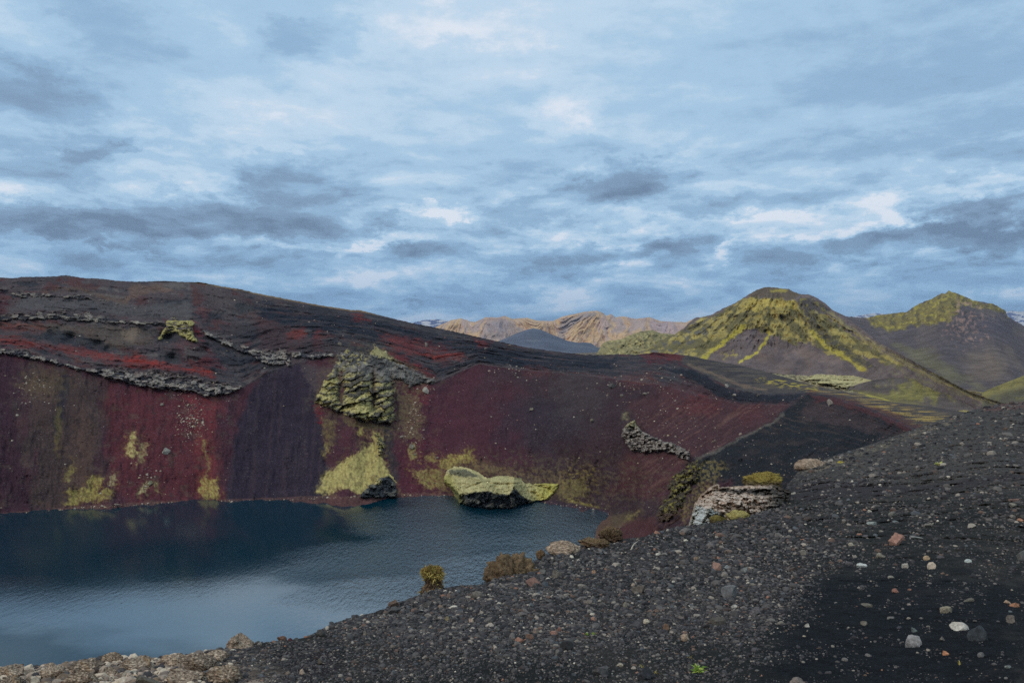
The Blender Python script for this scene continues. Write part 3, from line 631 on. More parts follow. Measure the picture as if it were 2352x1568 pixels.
def scatter_mesh(name, C, S, rotz, tilt, K, mat, shapes, smooth=False):
    n = len(C); which = rng.integers(0, len(shapes), n)
    AV = []; AF = []; AC = []; off = 0
    for w, (V, Fc) in enumerate(shapes):
        i = np.where(which == w)[0]
        if len(i) == 0: continue
        v = V[None] * S[i][:, None]
        ct, st_ = np.cos(tilt[i])[:, None], np.sin(tilt[i])[:, None]
        yy = v[..., 1] * ct - v[..., 2] * st_; zz = v[..., 1] * st_ + v[..., 2] * ct
        cz, sz = np.cos(rotz[i])[:, None], np.sin(rotz[i])[:, None]
        X = v[..., 0] * cz - yy * sz; Y = v[..., 0] * sz + yy * cz
        v = np.stack([X, Y, zz], -1) + C[i][:, None]
        f = Fc[None] + (np.arange(len(i)) * len(V))[:, None, None] + off
        AV.append(v.reshape(-1, 3)); AF.append(f.reshape(-1, 3)); AC.append(np.repeat(K[i], len(V), 0)); off += v.shape[0] * v.shape[1]
    return mesh_np(name, np.concatenate(AV), np.concatenate(AF), mat, np.concatenate(AC), smooth)

# scree of small pale stones over the crater wall
n = 5200
sx = rng.uniform(-100, 2150, n); sy = rng.uniform(0, 1, n)
sy = yrim(sx) + 6 + sy * (np.where(sx < 1400, yshore(np.minimum(sx, 1400)), 1180) - 8 - yrim(sx))
dens = .10 + .9 * sstep(.0, .45, fbm(sx / 70, sy / 60, 3, 160)) * .45
cl = lambda cx, cy, rx, ry: np.exp(-((sx - cx) / rx) ** 2 - ((sy - cy) / ry) ** 2)
dens = dens * (1 - .8 * M(sx, sy, [(612, 842), (690, 828), (738, 930), (752, 1152), (518, 1158), (552, 960)], 5, 1, 18, 66)) + cl(1440, 890, 120, 50) * .5
keep = rng.uniform(0, 1, n) < dens
sx = sx[keep]; sy = sy[keep]
ex = []; 
for cx, cyy, rx, ry, k in [(440, 965, 30, 38, 330), (345, 1100, 25, 28, 60), (85, 890, 40, 30, 90), (950, 970, 22, 60, 120), (410, 905, 60, 15, 60), (1190, 855, 60, 30, 60), (975, 900, 20, 30, 30), (1560, 990, 90, 60, 140), (1480, 880, 110, 30, 90), (1820, 1060, 160, 40, 60)]:
    ex.append(np.stack([rng.normal(cx, rx * .6, k), rng.normal(cyy, ry * .6, k)], 1))
shx = rng.uniform(-100, 1400, 420); ex.append(np.stack([shx, yshore(shx) - np.abs(rng.normal(0, 2.2, 420)) + .8], 1))
ex = np.concatenate(ex); sx = np.concatenate([sx, ex[:, 0]]); sy = np.concatenate([sy, ex[:, 1]])
ok = (sy > yrim(sx) + 3); sx = sx[ok]; sy = sy[ok]
Dw = wall_D(sx, sy); C = P3(sx, sy, Dw - .05)
sz = np.clip(rng.lognormal(.18, .5, len(sx)), .6, 3.4) * Dw / F * .85
S = np.stack([sz * rng.uniform(.8, 1.4, len(sz)), sz, sz * rng.uniform(.6, 1, len(sz))], 1)
pal = np.array([alb(c) for c in [(170, 162, 152), (200, 192, 180), (130, 118, 114), (110, 84, 84), (150, 138, 118), (90, 82, 88)]])
K = pal[rng.integers(0, 6, len(sx))]
SH1 = [rockshape(1, 5, .6, .9, 0) for _ in range(6)]
o = scatter_mesh('scree', C, S, rng.uniform(0, 6.28, len(sx)), rng.uniform(-.3, .3, len(sx)), K, MAT_ROCKY, SH1)
tag(o, 'small pale stones strewn over the crater slopes', 'scree', kind='stuff')

# ------------------------------------------------------------------ far hills, each a ribbon of real relief with a back side
def ribbon(name, top, bot, dt, db, x0, x1, colfn, mat, relief, step=1.6, rows=90, na=1.0, kind='structure', label=None, cat=None, pw=1.0, back=.35):
    xs = np.arange(x0, x1 + step, step)
    yt = top(xs) + na * fbm(xs / 8, xs * 0 + 3.3, 4, 401); yb = np.maximum(bot(xs), yt + .5)
    Dt = dt(xs); Db = db(xs)
    T = np.linspace(0, 1, rows)[:, None]
    y = yb + (yt - yb) * T; x = np.repeat(xs[None], rows, 0)
    kk = max(3, int(60 / step)); pad = np.pad(top(xs), kk, mode='edge'); ker = np.hanning(2 * kk + 1); ker /= ker.sum()
    yts = np.convolve(pad, ker, 'valid')
    Td = np.clip((yb - y) / np.maximum(yb - yts, 3), 0, 1.35)
    w = 1 / Db + (1 / Dt - 1 / Db) * Td ** pw; w = np.maximum(w, .6 / np.max(Dt))
    D = 1 / w
    lock = np.minimum(1, (1 - T) * 8) * np.minimum(1, T * 8 + .15)
    D = D * (1 - relief(x, y) * lock)
    P = P3(x, y, D)
    Pb = []
    for k in (0.25, .5, .75, 1.0):
        q = P[-1].copy(); q[:, :2] *= (1 + back * k); q[:, 2] = P[-1][:, 2] * (1 - k) ** 1.0 * .92 - 3 * k; Pb.append(q)
    P = np.concatenate([P, np.array(Pb)])
    col = colfn(x, y, T + 0 * x); col = np.concatenate([col, np.repeat(col[-1:], 4, 0)])
    o = grid(name, P, np.clip(col, .004, .85), mat)
    return tag(o, label, cat, None, kind)
cf = lambda v: (lambda x: np.full(np.shape(x), float(v)))

# far snowy mountains
def c_snow(x, y, t):
    c = np.zeros(x.shape + (3,)) + alb(70, 76, 110)
    m = sstep(.0, .12, fbm(x / 22, y / 5, 4, 411) + .12 * sstep(.15, .5, t) - .08)
    return paint(c, m * sstep(.05, .3, t), (235, 235, 245), .95)
ribbon('snowy_mountain', ip([(860, 752), (947, 741), (971, 735.5), (1000, 733), (1014, 734), (1050, 742), (1120, 752)]), cf(775), cf(26000), cf(21000), 860, 1120, c_snow, MAT_VFAR, lambda x, y: .01 * fbm(x / 15, y / 15, 3, 412), .8, 40, .4)
ribbon('snowy_mountain', ip([(1900, 735), (1960, 727), (1985, 722), (2010, 719), (2060, 722), (2120, 728), (2200, 726), (2300, 718), (2325, 714), (2345, 716), (2360, 712), (2500, 720), (2800, 735)]), cf(775), cf(28000), cf(22000), 1900, 2800, c_snow, MAT_VFAR, lambda x, y: .01 * fbm(x / 15, y / 15, 3, 413), 1.2, 40, .5)
# orange rhyolite mountains
OR = [(960, 765), (1003, 750), (1035, 735.5), (1059, 731), (1084, 739), (1092, 739), (1116, 728), (1144, 729), (1160, 725), (1175, 732), (1211, 729.5), (1235, 736.5), (1270, 737), (1291, 727), (1323, 720), (1348, 715), (1372, 713.5), (1386, 719), (1392, 725), (1404, 721), (1414, 728.5), (1429, 726), (1460, 732), (1492, 728), (1516, 737), (1552, 739), (1576, 740), (1597, 730), (1640, 740), (1700, 760)]
peaks = [(1059, 731), (1160, 725), (1355, 714), (1404, 722), (1492, 729), (1600, 732)]
def fan(x, y):
    # gullies that run down and outwards from the summits
    f = 0; wt = 0
    for px, py in peaks:
        w = np.exp(-((x - px) / 60) ** 2) + 1e-6
        a = (x - px) / (np.maximum(y - py, 0) + 22)
        f = f + w * a; wt = wt + w
    return f / wt
def r_or(x, y):
    a = fan(x, y)
    return .05 * ridged(a * 3.5 + .4 * noise(x / 20, y / 20, 420), y / 90, 3, 421) + .018 * ridged(a * 10, y / 40, 3, 422) + .02 * fbm(x / 50, y / 40, 3, 423)
def c_or(x, y, t):
    a = fan(x, y)
    n1 = fbm(a * 7 + .5 * noise(x / 18, y / 18, 424), y / 60, 4, 425); n2 = fbm(a * 17, y / 30, 3, 426)
    c = np.zeros(x.shape + (3,)) + alb(188, 160, 128)
    c = paint(c, sstep(0, .35, n1), (138, 124, 126), .8)
    c = paint(c, sstep(.0, .4, -n1 + .3 * n2), (206, 172, 126), .8)
    c = paint(c, sstep(.1, .4, n2), (136, 112, 104), .6)
    c = paint(c, M(x, y, [(1100, 780), (1130, 742), (1158, 728), (1178, 740), (1200, 760), (1230, 790)], 5, 6, 15, 427), (112, 106, 116), .65)
    c = paint(c, M(x, y, [(1290, 735), (1348, 716), (1384, 718), (1370, 726), (1340, 730), (1310, 750), (1290, 790), (1280, 770)], 4, 6, 12, 428), (116, 108, 112), .7)
    c = paint(c, M(x, y, [(1490, 735), (1530, 740), (1580, 742), (1570, 780), (1500, 770)], 6, 6, 20, 429), (142, 126, 132), .6)
    return c
ribbon('rhyolite_mountain', ip(OR), cf(830), cf(12500), cf(8200), 960, 1700, c_or, MAT_VFAR, r_or, .9, 110, .8)
# dark cinder hill
ribbon('dark_hill', ip([(1120, 792), (1156, 779), (1182, 767), (1211, 756.6), (1225, 753.5), (1242, 757), (1270, 769), (1305, 783), (1330, 787), (1345, 786), (1358, 788), (1375, 800), (1420, 820)]), cf(835), cf(5200), cf(3600), 1120, 1420,
       lambda x, y, t: paint(np.zeros(x.shape + (3,)) + alb(76, 82, 98), sstep(.0, .5, fbm(x / 60 + y / 60, y / 12, 3, 431)), (88, 92, 102), .7), MAT_VFAR, lambda x, y: .012 * fbm(x / 40, y / 40, 3, 432), 1.2, 50, .3)
# mountain with rock summit at right
RM = [(1930, 722), (1950, 727), (1993, 730), (2017, 723), (2084, 716), (2105, 700), (2140, 686), (2161, 674), (2170, 675), (2179, 667.6), (2200, 674), (2235, 690), (2281, 697), (2309, 712.6), (2314, 726), (2352, 748), (2450, 785), (2700, 840)]
def c_rm(x, y, t):
    x, y = x + 7 * fbm(x / 20, y / 20, 4, 498), y + 4 * fbm(x / 18, y / 18, 4, 499)
    c = np.zeros(x.shape + (3,)) + alb(76, 72, 78)
    c = paint(c, sstep(-.1, .4, fbm((x - y) / 40, (x + y) / 140, 4, 441)), (88, 82, 82), .7)
    m = M(x, y, [(1985, 728), (2020, 721), (2084, 714), (2110, 698), (2165, 670), (2182, 664), (2240, 690), (2310, 706), (2318, 726), (2270, 706), (2210, 700), (2185, 735), (2150, 745), (2090, 748), (2060, 762), (2010, 752)], 4, 6, 14, 442)
    c = paint(c, m, (108, 100, 62), .85)
    c = paint(c, m * sstep(-.05, .3, fbm(x / 14, y / 12, 4, 443)), (76, 72, 60), .8)
    c = paint(c, m * sstep(.05, .3, fbm(x / 9, y / 9, 4, 444)), (136, 128, 64), .7)
    p = EM(x, y, 2225, 745, 45, 42, .5, .8, 16, 445); c = paint(c, p * sstep(-.05, .25, fbm(x / 9, y / 9, 4, 446)), (134, 110, 104), .7)
    c = paint(c, EM(x, y, 2280, 745, 40, 22, .5, .6, 16, 447), (72, 70, 80), .7)
    c = paint(c, M(x, y, [(2050, 790), (2120, 800), (2200, 850), (2280, 900), (2200, 880), (2110, 840)], 12, 8, 40, 448, 10), (98, 96, 76), .6)
    c = paint(c, EM(x, y, 2270, 840, 50, 40, .6, .3, 30, 449), (104, 94, 86), .5)
    return c
def r_rm(x, y):
    up = sstep(775, 740, y)
    return up * (.022 * ridged(x / 26, y / 22, 4, 451)) + .02 * fbm(x / 70, y / 60, 3, 452) + .05 * np.exp(-((x - 2175 - (y - 670) * .15) / 34) ** 2) * sstep(800, 690, y) - .04 * np.exp(-((x - 2240) / 50) ** 2) * sstep(700, 780, y) - .008
ribbon('rocky_mountain', ip(RM), ip([(1930, 745), (1957, 754), (2017, 800), (2088, 842), (2158, 882), (2228, 920), (2299, 942), (2400, 968), (2700, 968)]), cf(2500), ip([(1930, 1950), (2017, 1450), (2088, 1120), (2158, 900), (2228, 760), (2299, 660), (2400, 600), (2700, 580)], 1), 1930, 2700, c_rm, MAT_FAR, r_rm, 1.3, 170, 2.6, pw=.8)
# green low ridge
def c_gr(x, y, t):
    c = np.zeros(x.shape + (3,)) + alb(116, 111, 84)
    c = paint(c, sstep(0, .35, fbm((x + y) / 22, (x - y) / 9, 4, 461)), (142, 136, 98), .8)
    c = paint(c, sstep(.1, .35, fbm(x / 9, y / 8, 4, 462)), (80, 78, 66), .7)
    return c
ribbon('green_ridge', ip([(1360, 825), (1371, 812), (1383, 790), (1393, 783), (1425, 779.5), (1453, 767), (1474, 760), (1499, 758), (1516, 765), (1545, 767), (1600, 775), (1680, 800)]), cf(840), cf(2350), cf(1900), 1360, 1680, c_gr, MAT_FAR,
       lambda x, y: .03 * ridged((x + y) / 30, (x - y) / 40, 4, 463), 1.2, 70, 1.2)
# the big green mountain
GM = [(1470, 808), (1500, 795), (1530, 775), (1548, 768), (1569, 755), (1583, 741), (1595, 730), (1634, 723), (1659, 709), (1687, 697), (1715, 679), (1739, 665), (1761, 659), (1785, 661), (1810, 663), (1834, 674), (1862, 677.5), (1884, 688), (1898, 698.6), (1912, 711), (1935, 722), (1957, 738), (2017, 784), (2088, 824), (2158, 863), (2228, 901), (2299, 924), (2400, 950)]
def radial(x, y):
    return (x - 1790) / (np.maximum(y - 655, 0) + 45)
def c_gm(x, y, t):
    x, y = x + 7 * fbm(x / 20, y / 20, 4, 496), y + 4 * fbm(x / 18, y / 18, 4, 497)
    a = radial(x, y)
    str_ = fbm(a * 9 + .5 * noise(x / 25, y / 25, 470), y / 70, 4, 471)
    c = np.zeros(x.shape + (3,)) + alb(90, 82, 84)
    c = paint(c, sstep(0, .4, str_), (78, 73, 78), .7)
    c = paint(c, sstep(.1, .4, -str_), (100, 88, 84), .5)
    m = M(x, y, [(1470, 815), (1520, 775), (1570, 758), (1600, 735), (1640, 724), (1700, 692), (1716, 682), (1825, 688), (1850, 720), (1880, 715), (1905, 735), (1940, 760), (2000, 795), (2070, 830), (2100, 850), (2040, 835), (1980, 812), (1990, 850), (1940, 826), (1895, 808), (1860, 785), (1818, 790), (1790, 772), (1768, 760), (1745, 768), (1735, 752), (1700, 760), (1668, 785), (1640, 803), (1614, 826), (1560, 812)], 3, 7, 18, 472)
    c = paint(c, m, (92, 88, 62), .9)
    br = m * sstep(-.12, .18, fbm(a * 6, y / 26, 4, 473) + .25 * fbm(x / 10, y / 9, 4, 474) + .12 * np.exp(-((x - 1770) / 60) ** 2 - ((y - 705) / 28) ** 2))
    c = paint(c, br, (142, 131, 82), .78)
    c = paint(c, M(x, y, [(1720, 684), (1820, 690), (1828, 700), (1820, 712), (1760, 704), (1748, 715), (1722, 712), (1705, 706)], 2, 4, 10, 475), (148, 136, 78), .85)
    c = paint(c, LM(x, y, [(1764, 755), (1768, 768), (1752, 790), (1736, 810), (1715, 824), (1700, 832)], 2.6, 1.5, 2.5, 10, 476), (150, 142, 66), .9)
    c = paint(c, LM(x, y, [(1614, 826), (1640, 803), (1668, 780), (1700, 757), (1712, 745)], 4.5, 2, 3, 10, 477), (146, 138, 62), .85)
    c = paint(c, LM(x, y, [(1866, 760), (1890, 790), (1930, 815), (1960, 830), (1985, 850)], 4.5, 2.5, 3.5, 12, 478), (144, 134, 64), .85)
    c = paint(c, LM(x, y, [(1905, 722), (1950, 755), (2010, 795), (2080, 833), (2180, 885), (2280, 925)], 6, 5, 4, 20, 479) * sstep(-.35, .1, fbm((x - y * 1.7) / 8, (x + y) / 60, 4, 480)), (126, 118, 84), .85)
    c = paint(c, sstep(2000, 2080, x) * sstep(-.15, .3, fbm((x + y) / 40, (y - x * .5) / 12, 4, 495)), (104, 100, 80), .6)
    dk = M(x, y, [(1828, 690), (1850, 682), (1880, 690), (1905, 712), (1898, 722), (1870, 712), (1880, 745), (1930, 790), (1980, 820), (2010, 845), (1975, 838), (1930, 806), (1885, 770), (1850, 735)], 3, 5, 12, 481)
    c = paint(c, dk, (66, 64, 64), .8)
    c = paint(c, dk * sstep(.05, .3, fbm(x / 12, y / 10, 4, 482)), (108, 102, 58), .7)
    c = paint(c, M(x, y, [(1716, 680), (1740, 664), (1761, 656), (1812, 661), (1836, 674), (1825, 687), (1770, 684)], 2, 2, 10, 483), (84, 76, 66), .8)
    c = paint(c, EM(x, y, 1790, 668, 22, 4, .4, .4, 9, 484), (128, 120, 62), .7)
    rk = sstep(.02, .3, fbm(x / 13, y / 11, 4, 485)) * M(x, y, [(1480, 812), (1560, 765), (1600, 738), (1650, 725), (1655, 745), (1610, 780), (1590, 815), (1540, 815)], 5, 5, 14, 486)
    c = paint(c, rk, (82, 82, 84), .85)
    c = paint(c, sstep(.22, .42, fbm(x / 9, y / 8, 4, 487)) * m, (74, 72, 62), .75)
    c = paint(c, M(x, y, [(1650, 812), (1690, 805), (1700, 815), (1665, 826)], 3, 5, 9, 488) * sstep(-.1, .2, fbm(x / 7, y / 7, 3, 489)), (128, 120, 70), .7)
    c = paint(c, M(x, y, [(1815, 800), (1870, 803), (1900, 815), (1960, 835), (1900, 830), (1830, 818)], 5, 5, 30, 490, 8), (104, 92, 90), .5)
    return c
def r_gm(x, y):
    a = radial(x, y)
    up = sstep(840, 770, y)
    return up * (.022 * ridged(a * 4 + .3 * noise(x / 30, y / 30, 491), y / 60, 3, 492) + .013 * ridged(x / 14, y / 24, 4, 493)) + .012 * fbm(x / 60, y / 50, 3, 494) - .02 + .03 * np.exp(-((x - 1775) / 45) ** 2) * sstep(780, 690, y)
ribbon('green_mountain', ip(GM), ip([(1470, 845), (1700, 850), (1900, 868), (2050, 890), (2150, 915), (2228, 940), (2300, 952), (2400, 975)]), ip([(1470, 1900), (1780, 1850), (1960, 1600), (2017, 1230), (2088, 950), (2158, 770), (2228, 665), (2299, 585), (2400, 520)], 1), ip([(1470, 1450), (1780, 1350), (1960, 1150), (2017, 1000), (2088, 860), (2158, 735), (2228, 645), (2299, 560), (2400, 500)], 1),
       1470, 2400, c_gm, MAT_FAR, r_gm, 1.15, 190, 2.4)
# dark green hill at the right edge
ribbon('grassy_hill', ip([(2255, 903), (2275, 892), (2300, 882), (2352, 862), (2420, 845), (2600, 830), (2800, 860)]), cf(960), cf(700), cf(540), 2255, 2800,
       lambda x, y, t: paint(paint(np.zeros(x.shape + (3,)) + alb(78, 76, 68), sstep(.6, .9, t), (118, 112, 72), .8), sstep(.1, .3, fbm(x / 20, y / 10, 4, 501)), (92, 88, 66), .7), MAT_FAR, lambda x, y: .02 * fbm(x / 30, y / 20, 4, 502), 1.6, 60, .8)

# valley floor behind the crater
xv = np.arange(1250, 3000, 2.2); yv = np.arange(812, 1030, 1.1)
x, y = np.meshgrid(xv, yv)
z = .6 + 0 * x
D = (CAMZ - z) / ((y - CY) / F)
XV0 = (x - CX) / F * D
z = z + 1.5 * sstep(.0, .5, fbm(XV0 / 60, D / 120, 3, 511)) + .3 * fbm(XV0 / 14, D / 30, 4, 512)
lavam = M(x, y, [(1690, 842), (1750, 838), (1830, 842), (1875, 858), (1960, 850), (1990, 880), (1960, 900), (1900, 893), (1820, 872), (1700, 855)], 4, 6, 18, 513)
platm = M(x, y, [(1868, 862), (1880, 851), (1910, 847), (1960, 846), (2000, 850), (2030, 859), (2062, 868), (2010, 876), (1970, 888), (1940, 892), (1890, 880), (1850, 872)], 2.5, 5, 16, 509, 6)
z = z + 3 * platm
z = z + lavam * (1.6 * ridged(x / 14, y / 4, 4, 514) - .5)
D = (CAMZ - z) / ((y - CY) / F)
col = np.zeros(x.shape + (3,)) + alb(88, 80, 74)
XV = (x - CX) / F * D
n1 = fbm(XV / 70, D / 110, 5, 515)
col = paint(col, sstep(-.05, .35, n1), (106, 98, 80), .6)
col = paint(col, sstep(1700, 2300, x) * sstep(.0, .3, fbm(XV / 40, D / 60, 4, 516)), (120, 114, 78), .55)
l2 = fbm(XV / 14, D / 22, 4, 517)
col = paint(col, lavam * sstep(-.3, 0, l2), (150, 144, 112), .85)
col = paint(col, lavam * sstep(.05, .2, l2), (84, 82, 78), .85)
col = paint(col, platm, (160, 154, 116), .9)
col = paint(col, platm * sstep(-.1, .3, fbm(XV / 18, D / 30, 4, 508)), (124, 120, 98), .75)
col = paint(col, M(x, y, [(1960, 895), (2000, 890), (2060, 905), (2110, 922), (2060, 925), (2000, 912)], 3, 3, 20, 518, 5), (150, 144, 74), .8)
col = paint(col, M(x, y, [(2160, 925), (2260, 915), (2330, 925), (2300, 945), (2200, 950)], 4, 4, 30, 519, 5), (136, 128, 82), .7)
o = grid('valley_floor', P3(x, y, D), np.clip(col, .004, .8), MAT_FAR); tag(o, kind='structure')
# pale sandy plateau and dark mound on the valley floor
def c_md(x, y, t):
    c = np.zeros(x.shape + (3,)) + alb(82, 76, 76)
    g = EM(x, y, 2120, 897, 75, 20, .5, .7, 22, 531)
    c = paint(c, g, (116, 112, 68), .8)
    c = paint(c, g * sstep(.0, .3, fbm(x / 16, y / 6, 4, 532)), (86, 84, 62), .7)
    c = paint(c, sstep(.4, .1, t) * sstep(2140, 2100, x), (104, 100, 66), .6)
    return c
ribbon('dark_mound', ip([(1940, 892), (1975, 880), (2010, 872), (2050, 867), (2090, 869), (2120, 874), (2150, 886), (2180, 902), (2210, 920), (2240, 940), (2260, 955)]), ip([(1940, 894), (1990, 905), (2060, 925), (2150, 950), (2200, 962), (2260, 962)]), lambda x: (CAMZ - np.interp(x, [1942, 2000, 2100, 2200, 2255], [1, 13, 15, 6, 1])) / ((np.interp(x, [1940, 1975, 2010, 2050, 2090, 2120, 2150, 2180, 2210, 2240, 2260], [892, 880, 872, 867, 869, 874, 886, 902, 920, 940, 955]) - CY) / F), lambda x: CAMZ / ((np.interp(x, [1940, 1990, 2060, 2150, 2200, 2260], [894, 905, 925, 950, 962, 962]) - CY) / F) - 4, 1942, 2255, c_md, MAT_FAR, lambda x, y: .02 * fbm(x / 40, y / 20, 4, 533), 1.3, 70, .7, back=.2)

# ------------------------------------------------------------------ ground sheet to the horizon, water
th = np.linspace(0, 2 * np.pi, 97)[:-1]
V = [(0, 300, -6.0)]; Fc = []
for r in (600, 2500, 9000, 30000, 70000):
    V += [(r * math.cos(a), 300 + r * math.sin(a), -6.0) for a in th]
for i in range(96): Fc.append((0, 1 + i, 1 + (i + 1) % 96, 1 + (i + 1) % 96))
m = bpy.data.meshes.new('ground_plain'); faces = [(0, 1 + i, 1 + (i + 1) % 96) for i in range(96)]
for k in range(4):
    for i in range(96):
        j = (i + 1) % 96; faces.append((1 + k * 96 + i, 1 + (k + 1) * 96 + i, 1 + (k + 1) * 96 + j, 1 + k * 96 + j))
m.from_pydata(V, [], faces); a_ = m.color_attributes.new('Col', 'FLOAT_COLOR', 'POINT')
a_.data.foreach_set('color', np.tile(np.append(alb(92, 86, 80), 1).astype(np.float32), len(V)))
m.materials.append(MAT_VFAR); o = link(bpy.data.objects.new('plain', m)); tag(o, kind='structure')

wm = bpy.data.materials.new('lake_water'); wm.use_nodes = True; nt = wm.node_tree; L = nt.links
b = nt.nodes['Principled BSDF']; b.inputs['Base Color'].default_value = (0.0, 0.025, 0.038, 1)
b.inputs['Roughness'].default_value = .07; b.inputs['IOR'].default_value = 2.35
tc = N(nt, 'ShaderNodeTexCoord')
mp = N(nt, 'ShaderNodeMapping'); mp.inputs['Scale'].default_value = (1.3, 0.5, 1); mp.inputs['Rotation'].default_value = (0, 0, .25); L.new(tc.outputs['Object'], mp.inputs[0])
w1 = N(nt, 'ShaderNodeTexNoise'); w1.inputs['Scale'].default_value = .62; w1.inputs['Detail'].default_value = 4; w1.inputs['Roughness'].default_value = .7; L.new(mp.outputs[0], w1.inputs['Vector'])
mp2 = N(nt, 'ShaderNodeMapping'); mp2.inputs['Scale'].default_value = (.012, .022, 1); mp2.inputs['Location'].default_value = (3.1, .7, 0); L.new(tc.outputs['Object'], mp2.inputs[0])
w2 = N(nt, 'ShaderNodeTexNoise'); w2.inputs['Scale'].default_value = 1; w2.inputs['Detail'].default_value = 3; L.new(mp2.outputs[0], w2.inputs['Vector'])
# wind: strong on the right, calm close to the near shore and far left
sp_ = N(nt, 'ShaderNodeSeparateXYZ'); L.new(tc.outputs['Object'], sp_.inputs[0])
wind = N(nt, 'ShaderNodeMapRange', interpolation_type='SMOOTHSTEP'); wind.inputs['From Min'].default_value = -75; wind.inputs['From Max'].default_value = 10; L.new(sp_.outputs['X'], wind.inputs['Value'])
calm = N(nt, 'ShaderNodeMapRange', interpolation_type='SMOOTHSTEP'); calm.inputs['From Min'].default_value = 150; calm.inputs['From Max'].default_value = 182; L.new(sp_.outputs['Y'], calm.inputs[0])
a1 = N(nt, 'ShaderNodeMath', operation='MULTIPLY_ADD'); a1.inputs[1].default_value = 1.4; a1.inputs[2].default_value = -.86; L.new(w2.outputs['Fac'], a1.inputs[0])
a2 = N(nt, 'ShaderNodeMath', operation='ADD'); L.new(wind.outputs[0], a2.inputs[0]); L.new(a1.outputs[0], a2.inputs[1])
a3 = N(nt, 'ShaderNodeMath', operation='MULTIPLY'); L.new(a2.outputs[0], a3.inputs[0]); L.new(calm.outputs[0], a3.inputs[1])
a4 = N(nt, 'ShaderNodeMapRange'); a4.inputs['From Min'].default_value = 0; a4.inputs['From Max'].default_value = .8; a4.inputs['To Min'].default_value = .035; a4.inputs['To Max'].default_value = 1.0; L.new(a3.outputs[0], a4.inputs[0])
bp = N(nt, 'ShaderNodeBump'); bp.inputs['Distance'].default_value = .8; L.new(w1.outputs['Fac'], bp.inputs['Height']); L.new(a4.outputs[0], bp.inputs['Strength'])
L.new(bp.outputs[0], b.inputs['Normal'])
def wm_(op, *a):
    n = N(nt, 'ShaderNodeMath', operation=op)
    for i, v in enumerate(a):
        if isinstance(v, (int, float)): n.inputs[i].default_value = v
        else: L.new(v, n.inputs[i])
    return n.outputs[0]
def wss(v, a, c_, lo=0, hi=1):
    n = N(nt, 'ShaderNodeMapRange', interpolation_type='SMOOTHSTEP'); n.inputs['From Min'].default_value = a; n.inputs['From Max'].default_value = c_; n.inputs['To Min'].default_value = lo; n.inputs['To Max'].default_value = hi
    L.new(v, n.inputs['Value']); return n.outputs[0]
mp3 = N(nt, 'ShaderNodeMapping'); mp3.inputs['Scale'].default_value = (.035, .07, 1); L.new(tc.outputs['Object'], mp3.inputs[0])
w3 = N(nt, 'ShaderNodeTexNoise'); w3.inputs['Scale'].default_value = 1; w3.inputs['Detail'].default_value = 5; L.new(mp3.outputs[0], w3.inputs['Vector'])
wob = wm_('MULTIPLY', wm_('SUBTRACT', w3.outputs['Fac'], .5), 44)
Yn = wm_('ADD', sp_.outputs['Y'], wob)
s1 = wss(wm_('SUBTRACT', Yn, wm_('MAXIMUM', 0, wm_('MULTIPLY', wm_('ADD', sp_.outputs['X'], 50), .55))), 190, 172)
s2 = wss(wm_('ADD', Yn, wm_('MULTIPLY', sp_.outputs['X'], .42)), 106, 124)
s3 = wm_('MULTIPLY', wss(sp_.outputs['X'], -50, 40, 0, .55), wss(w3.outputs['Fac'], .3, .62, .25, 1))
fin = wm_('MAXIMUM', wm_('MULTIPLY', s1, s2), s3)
L.new(wm_('MULTIPLY_ADD', fin, 2.1, 1.42), b.inputs['IOR'])  # sheen put into the material: IOR raised in a near band and at right
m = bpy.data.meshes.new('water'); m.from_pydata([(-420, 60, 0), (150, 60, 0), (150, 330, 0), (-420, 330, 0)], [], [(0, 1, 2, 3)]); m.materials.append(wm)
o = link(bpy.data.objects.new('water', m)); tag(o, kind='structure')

# ------------------------------------------------------------------ near ground
EDGE = [(-900, 1590), (-500, 1560), (0, 1538), (130, 1529), (200, 1514), (250, 1506), (290, 1514), (350, 1514), (420, 1504), (500, 1490), (540, 1486), (600, 1474), (650, 1470), (700, 1464), (760, 1433), (800, 1419), (870, 1403), (960, 1366), (1000, 1353), (1060, 1343),
        (1110, 1342), (1200, 1303), (1280, 1262), (1350, 1247), (1390, 1241), (1480, 1232), (1540, 1212), (1585, 1207), (1640, 1200), (1700, 1190), (1750, 1174), (1790, 1145), (1812, 1110), (1832, 1084), (1900, 1052), (2000, 1020), (2100, 985), (2186, 955), (2250, 937), (2300, 927), (2352, 922), (2500, 908), (2850, 880)]
yedge = ip(EDGE)
gw = tps([(x, y, 1 / D) for x, y, D in [(0, 2600, 1.5), (1176, 2600, 1.5), (2352, 2600, 1.5), (-500, 2600, 1.5), (2850, 2600, 1.5), (0, 2000, 2.4), (1176, 2000, 2.3), (2352, 2000, 2.2), (-500, 2000, 2.4), (2850, 2000, 2.1),
     (0, 1568, 3.9), (600, 1568, 3.8), (1176, 1568, 3.6), (1800, 1568, 3.5), (2352, 1568, 3.3), (-400, 1568, 4.2), (2800, 1568, 3.2),
     (0, 1535, 4.4), (300, 1505, 4.8), (560, 1480, 5.1), (760, 1430, 6.1), (1000, 1350, 8.5), (1200, 1300, 10.5), (1390, 1240, 13.5), (1590, 1205, 16), (1700, 1180, 18), (1640, 1140, 20), (1830, 1090, 29), (1900, 1050, 34), (2100, 985, 45), (2250, 935, 60), (2352, 922, 65), (2850, 880, 85),
     (1400, 1400, 6.3), (1700, 1350, 7.5), (1176, 1450, 5.1), (2000, 1300, 8.5), (2352, 1300, 8.2), (2352, 1150, 14), (2100, 1120, 19), (1850, 1130, 22), (2352, 1030, 27), (2700, 1300, 8), (2700, 1030, 30), (700, 1500, 4.7)]])
